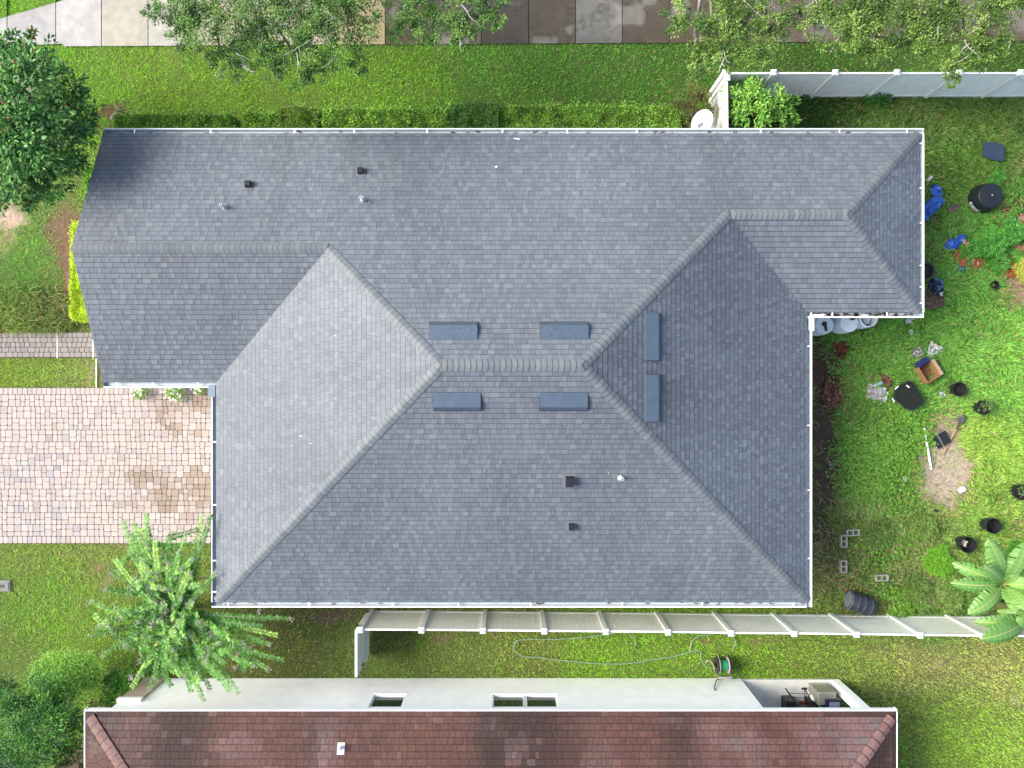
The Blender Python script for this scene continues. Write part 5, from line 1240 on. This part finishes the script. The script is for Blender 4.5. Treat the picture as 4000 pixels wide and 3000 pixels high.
crumple("soil_bag", "grey plastic bag touching the box's upper left side", "bag", [(3566,1358),(3592,1354),(3600,1366),(3606,1384),(3580,1400),(3562,1392)], .1, [col(120, 116, 110), col(190, 188, 186), col(96, 90, 84)], 22)
crumple("soil_bag", "flattened white bag left of the black tub", "bag", [(3388,1500),(3400,1494),(3410,1512),(3462,1512),(3466,1544),(3456,1572),(3426,1562),(3380,1554),(3384,1520)], .06, [col(214, 214, 214), col(190, 190, 194), col(170, 156, 140), col(226, 228, 230)], 23)
crumple("brown_bag", "rusty brown crumpled bag right of clear bottle", "bag", [(3436,1460),(3456,1462),(3476,1478),(3484,1500),(3462,1514),(3446,1490)], .1, [col(136, 74, 50), col(112, 58, 40), col(160, 96, 66)], 24)
crumple("brown_bag", "rusty brown crumpled paper near the barrels", "bag", [(3254,1342),(3290,1330),(3308,1356),(3304,1380),(3288,1402),(3260,1390),(3248,1366)], .1, [col(120, 66, 46), col(140, 84, 58), col(96, 52, 38)], 25, m=M_card)
crumple("brown_sheet", "dark brown fabric sheet flat against the house wall", "sheet", [(3168,1400),(3210,1408),(3226,1450),(3200,1500),(3168,1520)], .05, [col(92, 68, 58), col(104, 74, 62)], 26, m=M_card)
crumple("brown_sheet", "torn brown and tan sheet lower along the wall", "sheet", [(3226,1482),(3266,1490),(3284,1530),(3298,1552),(3262,1586),(3232,1590),(3206,1560),(3216,1520)], .09, [col(120, 78, 60), col(146, 100, 74), col(96, 62, 48), col(190, 150, 110)], 27, m=M_card)
crumple("plastic_scrap", "clear plastic scrap left of the empty black pot", "plastic", [(3664,1530),(3688,1528),(3692,1548),(3668,1552)], .05, [col(190, 206, 196), col(140, 160, 140)], 28)
crumple("paper_card", "square white card below the bare patch", "card", [(3754,1897),(3766,1901),(3774,1915),(3750,1927),(3737,1914)], .012, [col(246, 246, 246)], 29, fold=3)
crumple("food_can_bag", "small white and dark wrapper at edge of soil strip", "wrapper", [(3232,1804),(3246,1802),(3256,1818),(3250,1830),(3236,1818)], .06, [col(220, 210, 206), col(60, 40, 36)], 30)
crumple("plastic_scrap", "pale blue plastic scrap in creeping weeds", "plastic", [(3524,1866),(3544,1864),(3540,1880),(3526,1882)], .04, [col(190, 220, 226)], 31)
# bricks by the right edge
for k, (px, py, lb) in enumerate(((3962, 950, "tan stone right of the star-leaved weeds"), (3985, 968, "tan stone touching the yellow shrub"))):
    c = at(px, py, .05); m = MB(); m.box(c, (.2, .26, .14), rz=.4 + k, col=col(170, 132, 92), bev=.04); tag(m.build("stone", M_card), lb, "stone", None)
# cup, bottle, can
def bottle(label, p0, p1, r, c1, name="bottle"):
    a = Vector(at(*p0, r)); b = Vector(at(*p1, r)); o = thing(name, label, "bottle", (a.x, a.y, 0)); d = b - a
    m = MB(); m.tube([a, a + d * .04, a + d * .7, a + d * .84, a + d * .9], [r * .85, r, r, r * .45, r * .38], 14, c1); m.build("body", M_gloss_any, o)
    m = MB(); m.tube([a + d * .9, b], r * .42, 12, (.6, .6, .6)); m.build("cap", M_gloss_any, o)
bottle("white bottle lying beside the house above the blue tarp", (3640, 690), (3620, 712), .055, col(228, 222, 214))
bottle("clear pale bottle lying on the flattened white bag", (3446, 1494), (3404, 1512), .055, col(186, 208, 216))
bottle("small black bottle lying in grass near dry stalks", (3664, 1998), (3642, 1988), .04, (.02, .02, .02))
# pond tub
c = Vector(at(3528, 1542, 0)); tub = thing("pond_tub", "black angular tub filled with murky water", "tub", c)
pts = [(0.0, .46), (-.34, .26), (-.42, .1), (-.44, -.12), (-.14, -.42), (.1, -.5), (.44, -.32), (.5, -.2), (.22, .28), (.1, .44)]
def ringp(s_, z): return [(c.x + a * s_ * .95, c.y + b * s_ * .95, z) for a, b in pts]
EXCL.append([(c.x + a, c.y + b) for a, b in pts]); m = MB(); n = len(pts); vs = ringp(.8, 0) + ringp(1, .3) + ringp(1.06, .3) + ringp(1.06, .32) + ringp(.93, .32) + ringp(.86, .22)
m.add(vs, [(k * n + (i + 1) % n, k * n + i, (k + 1) * n + i, (k + 1) * n + (i + 1) % n) for k in range(5) for i in range(n)]); m.build("shell", M_black, tub)
m = MB(); m.add(ringp(.9, .27), [tuple(range(n))], (.014, .014, .006)); m.build("water", mat("murky_water", (.014, .014, .006), .08, spec=.5), tub)
m = MB()
for x0, y0, x1, y1 in ((3495, 1521, 3509, 1508), (3484, 1556, 3493, 1570), (3540, 1505, 3552, 1514)):
    a = at(x0, y0, .32); b = at(x1, y1, .32); m.bar((a[0], a[1], .325), (b[0], b[1], .325), .035, .012, (.65, .65, .63))
m.build("sticker", M_any, tub)
# open cardboard box
c = Vector(at(3608, 1452, 0)); bx = thing("cardboard_box", "open-topped cardboard box with navy blue side panel", "box", c)
an = R(-58); u = Vector((math.cos(an), math.sin(an), 0)); w = Vector((-u.y, u.x, 0)); hw, hl, hh = .23, .29, .34
CB = col(186, 140, 98); EXCL.append([(c.x + (u * a * hl + w * b * hw).x, c.y + (u * a * hl + w * b * hw).y) for a, b in ((-1, -1), (1, -1), (1, 1), (-1, 1))])
for sg, ax, hx, hy in ((1, w, u * hl, w * hw), (-1, w, u * hl, w * hw)):
    m = MB(); m.bar(c + w * sg * hw - u * hl + Vector((0, 0, hh / 2)), c + w * sg * hw + u * hl + Vector((0, 0, hh / 2)), .014, hh, CB); m.build("side_panel", M_card, bx)
for sg, cc_ in ((1, CB), (-1, col(36, 46, 96))):
    m = MB(); m.bar(c + u * sg * hl - w * (hw - .008) + Vector((0, 0, hh / 2)), c + u * sg * hl + w * (hw - .008) + Vector((0, 0, hh / 2)), .014, hh, cc_); m.build("side_panel", M_card, bx)
m = MB(); m.add([c - u * hl + w * hw + Vector((0, 0, hh)), c + u * hl + w * hw + Vector((0, 0, hh)), c + u * (hl + .02) + w * (hw + .12) + Vector((0, 0, hh - .03)), c - u * (hl - .05) + w * (hw + .12) + Vector((0, 0, hh - .03))], [(0, 1, 2, 3)], col(222, 192, 160)); m.build("flap", M_card, bx)
m = MB(); m.add([c - u * hl - w * hw + Vector((0, 0, hh)), c - u * hl + w * hw + Vector((0, 0, hh)), c - u * (hl + .16) + w * (hw - .04) + Vector((0, 0, hh - .1)), c - u * (hl + .16) - w * (hw + .02) + Vector((0, 0, hh - .1))], [(0, 1, 2, 3)], col(38, 48, 100)); m.build("flap", M_card, bx)
m = MB(); m.add([c + u * a * (hl - .01) + w * b * (hw - .01) + Vector((0, 0, .03)) for a, b in ((-1, -1), (1, -1), (1, 1), (-1, 1))], [(0, 1, 2, 3)], col(130, 92, 66)); m.build("base", M_card, bx)
# pvc pipe, shovel, black tray
def clear_strip(x0, y0, x1, y1, w):
    d = math.hypot(x1 - x0, y1 - y0); nx_, ny_ = -(y1 - y0) / d * w, (x1 - x0) / d * w
    EXCL.append([at(x0 + nx_, y0 + ny_)[:2], at(x1 + nx_, y1 + ny_)[:2], at(x1 - nx_, y1 - ny_)[:2], at(x0 - nx_, y0 - ny_)[:2]])
clear_strip(3610, 1672, 3638, 1834, 7); clear_strip(3680, 1783, 3756, 1640, 8); clear_strip(3750, 1650, 3772, 1625, 14); EXCL.append([at(x, y)[:2] for x, y in ((3650, 1700), (3690, 1682), (3716, 1722), (3676, 1752))])
a = at(3610, 1672, .13); b = at(3638, 1834, .06)
m = MB(); m.tube([a, b], .034, 10, (.8, .8, .8)); tag(m.build("plastic_pipe", M_gloss_any), "long white plastic pipe lying across the bare patch", "pipe")
a = Vector(at(3683, 1777, .03)); b = Vector(at(3735, 1675, .08)); e = Vector(at(3750, 1650, .08)); sh = thing("shovel", "shovel with wooden handle and dark blade in the grass", "shovel", (a.x, a.y, 0))
m = MB(); m.tube([a, b], .02, 10, col(206, 172, 116)); m.build("handle", M_any, sh)
m = MB(); m.tube([b, e], .016, 8, (.03, .03, .03)); m.build("socket", M_any, sh)
d = (e - b).normalized(); sdv = Vector((-d.y, d.x, 0)); m = MB()
bl = [(0, -.02), (.0, -.1), (.18, -.11), (.3, 0), (.18, .11), (.0, .1), (0, .02)]
m.add([e + d * p + sdv * q + Vector((0, 0, -.01 + .25 * q * q)) for p, q in bl] + [e + d * p + sdv * q + Vector((0, 0, -.02 + .25 * q * q)) for p, q in bl], [tuple(range(7)), tuple(range(13, 6, -1))] + [(i, (i + 1) % 7, 7 + (i + 1) % 7, 7 + i) for i in range(7)], (.06, .065, .07)); m.build("blade", M_any, sh)
c = Vector(at(3682, 1716, .12)); tr = thing("folding_seat", "black folded seat lying across the shovel handle", "seat", (c.x, c.y, 0))
m = MB(); m.box((c.x + .02, c.y + .02, .13), (.36, .42, .05), rz=R(28), bev=.02); m.build("seat", M_black, tr)
m = MB(); m.box((c.x - .17, c.y - .1, .1), (.13, .42, .04), rz=R(28), bev=.015); m.build("backrest", M_black, tr)
u = Vector((math.cos(R(28)), math.sin(R(28)), 0)); w = Vector((-u.y, u.x, 0)); m = MB()
m.tube([c - u * .1 + w * .3 + Vector((0, 0, .04)), c - u * .1 - w * .28 + Vector((0, 0, .06))], .011, 8, (.2, .2, .21)); m.build("frame", M_any, tr)
for s_ in (-1, 1):
    m = MB(); m.tube([c + u * .1 * s_ + w * .2, c + u * .12 * s_ + w * .3 + Vector((0, 0, -.12))], .01, 6, (.03, .03, .03)); m.build("leg", M_any, tr)
# cinder blocks
BLK = None
def cinder(px, py, rz, label, tall=False):
    c = at(px, py, 0); m = MB(); l, w_, h = .40, .20, .19
    cr, sr = math.cos(rz), math.sin(rz)
    def bx_(x, y, sx, sy): m.box((c[0] + x * cr - y * sr, c[1] + x * sr + y * cr, h / 2 - (0.0 if abs(rz) > 1 else 0.05)), (sx, sy, h), rz=rz, col=col(196, 194, 182))
    c = (c[0], c[1], 0); bx_(0, w_ / 2 - .017, l, .034); bx_(0, -w_ / 2 + .017, l, .034)
    for x in (-l / 2 + .018, 0, l / 2 - .018): bx_(x, 0, .036, w_ - .068)
    o = m.build("cinder_block", mat("cinder", attr=True, rough=.95, noise=.2, nscale=9, stain=(.12, .14, .07), sscale=5, sthr=.58)); tag(o, label, "block", "cinder blocks edging the weedy bed")
cinder(3288, 2110, R(90), "upper pale cinder block with its long side upright")
cinder(3287, 2208, R(90), "lower pale cinder block set upright, below the first")
cinder(3326, 2078, R(4), "half-buried cinder block lying sideways at the bed's top")
cinder(3438, 2254, R(2), "cinder block lying sideways near the lying black barrel")
# lying black barrel
a = Vector(at(3312, 2342, .28)); b = Vector(at(3408, 2374, .28)); lb = thing("black_barrel", "black ribbed barrel lying on its side near fence", "barrel", (a.x, a.y, 0))
d = (b - a); m = MB(); ts = [0, .03, .05, .25, .27, .3, .32, .5, .52, .55, .57, .78, .8, .83, .85, 1.0]; rr3 = [.27, .28, .29, .29, .3, .3, .29, .29, .3, .3, .29, .29, .3, .3, .29, .25]
m.tube([a + d * t for t in ts], rr3, 32, (.5, .5, .5), caps=False); m.tube([a + d * t for t in ts[:-1]] , [q - .012 for q in rr3[:-1]], 32, (.5, .5, .5), caps=False); m.build("body", mat("navy_plastic", (.018, .022, .034), .4, noise=.2, nscale=5, spec=.5), lb, smooth=True)
m = MB(); m.tube([a + d * .98, a + d * 1.0], [.26, .2], 32); m.build("end_cap", M_black, lb)
for t in (.035, .285, .535, .815):
    m = MB(); m.tube([a + d * (t - .006), a + d * (t + .006)], [.304, .304], 32, (.12, .13, .16)); m.build("rib", M_gloss_any, lb)
# concrete pad by gutter
m = MB(); q = at(2868, 2374, .1); m.box((6.75, -6.75, .04), (1.5, .42, .12), col=col(176, 168, 164)); tag(m.build("concrete_pad", M_conc), "pale concrete pad under the bottom gutter beside fence", "slab")
# utility meter box lid
c = at(12, 2289, .03); mtr = thing("meter_box", "grey utility box lid set in the left lawn", "utility box", c)
m = MB(); m.box((c[0], c[1], .0), (.48, .36, .1), col=col(160, 160, 156), bev=.02); m.build("frame", M_any, mtr)
m = MB(); m.box((c[0], c[1], .055), (.38, .26, .02), col=col(140, 142, 142)); m.build("lid", M_any, mtr)
m = MB(); m.box((c[0] - .02, c[1], .07), (.14, .1, .015), col=col(90, 80, 76)); m.build("handle", M_any, mtr)
# rock in the soil gap
c = at(452, 455, .05); m = MB(); m.box((c[0], c[1], .08), (.32, .16, .16), rz=.7, col=col(150, 146, 140), bev=.05); tag(m.build("rock", M_card), "grey rock on bare soil between magnolia and hedge", "rock")
c = at(462, 440, .05)
m = MB(); m.box((c[0] + .02, c[1] + .08, .05), (.14, .12, .1), rz=.3, col=col(130, 124, 118), bev=.03); tag(m.build("rock", M_card), "smaller dark rock just above the grey one", "rock")

# garden hose and reel
def spline(pts, k=8):
    out = []
    P = [Vector(p) for p in pts]; n = len(P)
    for i in range(n - 1):
        p0, p1, p2, p3 = P[max(i - 1, 0)], P[i], P[i + 1], P[min(i + 2, n - 1)]
        for j in range(k):
            t = j / k; out.append(0.5 * ((2 * p1) + (-p0 + p2) * t + (2 * p0 - 5 * p1 + 4 * p2 - p3) * t * t + (-p0 + 3 * p1 - 3 * p2 + p3) * t ** 3))
    out.append(P[-1]); return out
HC = col(160, 196, 170)
hp = [(2484,2524),(2478,2500),(2462,2478),(2440,2470),(2400,2472),(2340,2482),(2280,2490),(2200,2496),(2120,2498),(2050,2498),(2020,2504),(2008,2520),(2008,2536),(2022,2554),(2050,2566),(2100,2568),(2160,2576),(2240,2584),(2330,2592),(2400,2594),(2470,2590),(2540,2578),(2600,2570),(2650,2560),(2690,2548),(2720,2542),(2738,2548),(2736,2566),(2744,2586),(2756,2600),(2790,2616)]
m = MB(); m.tube(spline([at(x, y, .12) for x, y in hp]), .014, 7, HC)
hose = thing("garden_hose", "pale green garden hose looping across the lawn", "hose", at(2484, 2524, 0)); m.build("tube", M_gloss_any, hose)
m = MB(); m.tube([at(2484, 2522, .09), at(2488, 2536, .09)], .024, 8, (.02, .02, .02)); m.build("nozzle", M_gloss_any, hose)
m = MB(); m.tube(spline([at(x, y, .09) for x, y in [(2696,2538),(2700,2510),(2714,2494),(2730,2484),(2760,2481),(2800,2474),(2840,2480),(2866,2492),(2874,2512),(2870,2526),(2860,2536)]]), .013, 7, HC); tag(m.build("hose_loop", M_gloss_any), "thin looser loop of pale hose beside the fence post", "hose")
c = Vector(at(2822, 2598, .3)); rl = thing("hose_reel", "hose reel cart with green hose wound between grey discs", "hose reel", (c.x, c.y, 0))
for sx, cl in ((-.2, col(70, 60, 56)), (-.14, col(206, 200, 200)), (.16, col(206, 200, 200)), (.22, col(70, 66, 66))):
    m = MB(); m.tube([c + Vector((sx, 0, 0)), c + Vector((sx + .018, 0, 0))], .26, 28, cl); m.build("disc", M_gloss_any, rl)
m = MB(); hel = [c + Vector((-.12 + .26 * t / 200, .15 * math.cos(t * .5), .15 * math.sin(t * .5))) for t in range(0, 200)]; m.tube(hel, .014, 6, col(60, 176, 120)); m.build("wound_hose", M_gloss_any, rl)
m = MB(); m.tube([c + Vector((-.2, 0, 0)), c + Vector((.23, 0, 0))], .1, 12, (.05, .05, .05)); m.build("drum", M_any, rl)
m = MB()
for sx in (-.17, .23):
    m.bar(c + Vector((sx, -.28, -.28)), c + Vector((sx, -.3, .22)), .025, .025, col(190, 186, 180)); m.bar(c + Vector((sx, -.28, -.28)), c + Vector((sx, .2, -.28)), .025, .025, col(190, 186, 180))
m.bar(c + Vector((-.18, -.3, .22)), c + Vector((.24, -.3, .22)), .03, .03, col(206, 202, 198)); m.bar(c + Vector((-.18, -.37, .14)), c + Vector((.24, -.37, .14)), .03, .03, col(206, 202, 198)); m.build("frame", M_any, rl)
m = MB(); m.tube(spline([at(x, y, .12) for x, y in [(2796,2622),(2786,2600),(2778,2586),(2764,2580),(2757,2590)]]), .016, 7, col(220, 220, 216)); m.build("inlet_hose", M_gloss_any, rl)
m = MB(); m.tube(spline([at(x, y, .06) for x, y in [(2856,2616),(2876,2612),(2890,2624),(2890,2640),(2876,2650),(2850,2650),(2820,2642),(2796,2636)]]), .013, 7, col(90, 176, 130)); m.build("loose_coil", M_gloss_any, rl)
m = MB(); m.tube(spline([at(2818, 2652, .04), at(2800, 2656, .3), (6.4, -9.43, .55), (6.31, -9.45, .75), (6.28, -9.47, .95)]), .016, 8, (.03, .03, .032)); tag(m.build("black_hose", M_gloss_any), "short black hose hooked on the neighbour's white wall", "hose")

# ---------------------------------------------------------------- porch items
def cpx(x, y): return (2850 + x * .3165, 2600 + y * .3165)
c = Vector(at(*cpx(1040, 400), .3)); tk = thing("propane_tank", "white propane tank with blue band on the porch", "gas tank", (c.x, c.y, .07))
m = MB(); m.lathe((c.x, c.y, .07), [(.1, 0), (.15, .04), (.155, .12), (.155, .3), (.12, .37), (.05, .4), (.001, .4)], 24, (.72, .73, .75)); m.build("body", M_gloss_any, tk)
m = MB(); m.lathe((c.x, c.y, .07), [(.157, .14), (.158, .145), (.158, .2), (.157, .205)], 24, col(70, 130, 180)); m.build("band", M_gloss_any, tk)
m = MB(); m.lathe((c.x, c.y, .46), [(.1, 0), (.1, .08), (.09, .08), (.09, 0)], 16, (.7, .7, .72)); m.build("collar", M_gloss_any, tk)
# stainless cabinet with navy end
x0, y0 = at(*cpx(1110, 330), .85)[:2]; x1, y1 = at(*cpx(1370, 600), .85)[:2]
gr = thing("patio_cabinet", "tall grey metal grill cabinet with navy lid near the column", "grill", ((x0 + x1) / 2, (y0 + y1) / 2, .07))
q = at(*cpx(1205, 385), .82); m = MB(); m.box((q[0], q[1] - .06, .45), (.56, .4, .76), bev=.02); m.build("body", M_steel, gr)
q = at(*cpx(1288, 500), .95); m = MB(); m.box((q[0], q[1], .51), (.46, .36, .88), col=col(34, 34, 74), bev=.03); m.build("hood", M_gloss_any, gr)
q = at(*cpx(1295, 495), .96); m = MB(); m.box((q[0], q[1], .96), (.32, .22, .02), col=col(150, 164, 190), bev=.006); m.build("shelf", M_gloss_any, gr)
# black charcoal grill / mower like cart
c = Vector(at(*cpx(900, 500), .5)); ct = thing("patio_cart", "black framed cart with two upright handles on the porch", "cart", (c.x, c.y, .07))
for dx, w_ in ((-.36, .34), (.36, .3)):
    m = MB(); m.box((c.x + dx, c.y - .08, .32), (w_, .5, .46), bev=.02); m.build("box", M_black, ct)
m = MB(); m.box((c.x + .08, c.y - .14, .42), (.62, .3, .03), rz=-.06, col=col(120, 118, 106)); m.build("tray", M_any, ct)
m = MB(); m.box((c.x - .02, c.y + .1, .5), (.18, .08, .06), col=col(120, 40, 34)); m.build("red_box", M_any, ct)
for a, b in (((690, 280), (820, 460)), ((930, 300), (1020, 450))):
    p = Vector(at(*cpx(*a), .35)); q = Vector(at(*cpx(*b), .95)); m = MB(); m.tube([(p.x, p.y, .35), (q.x, q.y, .95)], .02, 8, (.015, .015, .017)); m.build("handle", M_any, ct)
m = MB()
for a, b in (((740, 340), (960, 350)), ((780, 392), (980, 400)), ((727, 350), (727, 430)), ((925, 300), (925, 450))):
    p = at(*cpx(*a), .5); q = at(*cpx(*b), .5); m.tube([p, q], .009, 6, (.02, .02, .02))
m.build("frame", M_any, ct)
m = MB(); p = at(*cpx(925, 288), .35); m.tube([(p[0] - .08, p[1], .33), (p[0] + .08, p[1], .33)], .035, 12, (.03, .03, .03)); m.build("wheel", M_any, ct)

# fallen white petals on the lawns (countless specks)
n = 420; x = np.concatenate([rng.uniform(-13.5, -6, 160), rng.uniform(-16, -11.5, 90), rng.uniform(-16, -9, 80), rng.uniform(8.6, 16, 90)]); y = np.concatenate([rng.uniform(7.5, 10.8, 160), rng.uniform(0, .75, 90), rng.uniform(-9, -5.3, 80), rng.uniform(-7, 8, 90)])
k = ~in_holes(x, y); x = x[k]; y = y[k]; n = len(x); k2 = rng.random(n) < .5; x = x[k2]; y = y[k2]; n = len(x)
o = leaves("fallen_petals", np.stack([x, y, rng.uniform(.05, .08, n)], 1), rng.normal(0, 1, (n, 3)) * np.array([1, 1, .2]), np.tile([0, 0, 1.], (n, 1)), rng.uniform(.02, .045, n), rng.uniform(.012, .025, n), np.tile([.6, .56, .54], (n, 1)), M_leaf)
tag(o, "scattered pale fallen petals on the lawns", kind="stuff")

# ---------------------------------------------------------------- grass (kept clear of what lies on it)
YARD = lambda x, y: (x > 8.4) & (y < 9.25) & (y > -7.35)
make_blades("lawn_grass", "short mown green lawn grass around the two houses", 900000, (-17.3, 17.3, -13, 13), 0.085, 0.016,
            lambda x, y: ~in_holes(x, y) & ~(YARD(x, y) & (x > 8.4)), lean=0.75, jitter=0.28)
make_blades("overgrown_grass", "long unmown weedy grass in the fenced back yard", 210000, (8.3, 17.3, -7.35, 9.3), 0.21, 0.02,
            lambda x, y: ~in_holes(x, y), lean=0.8, two=True, jitter=0.55, winddir=0.4)
make_blades("fence_side_grass", "untrimmed grass growing along the foot of the white fence", 14000, (-4.6, 8.6, -7.28, -6.5), 0.2, 0.018,
            lambda x, y: ~in_holes(x, y), lean=0.7, two=True)
make_blades("dry_stalks", "pale dry stalks tangled through the weeds at lower right", 9000, (9.6, 14.2, -7.2, -3.6), 0.36, 0.012,
            lambda x, y: (fbm(x * 1.2, y * 1.2, 61, 2) > 0.5) & (rng.random(len(x)) < 0.6), lean=1.2, two=True, jitter=0.3, dryc=True)
tg = make_blades("tall_grass_clump", "tall shaggy grass clump beside the paver walkway", 9000, (-17.3, -13.9, 1.75, 3.2), 0.42, 0.018,
            lambda x, y: ~in_holes(x, y) & (((x + 16) / 2.3) ** 2 + ((y - 2.35) / 0.75) ** 2 < 1), lean=0.55, two=True)
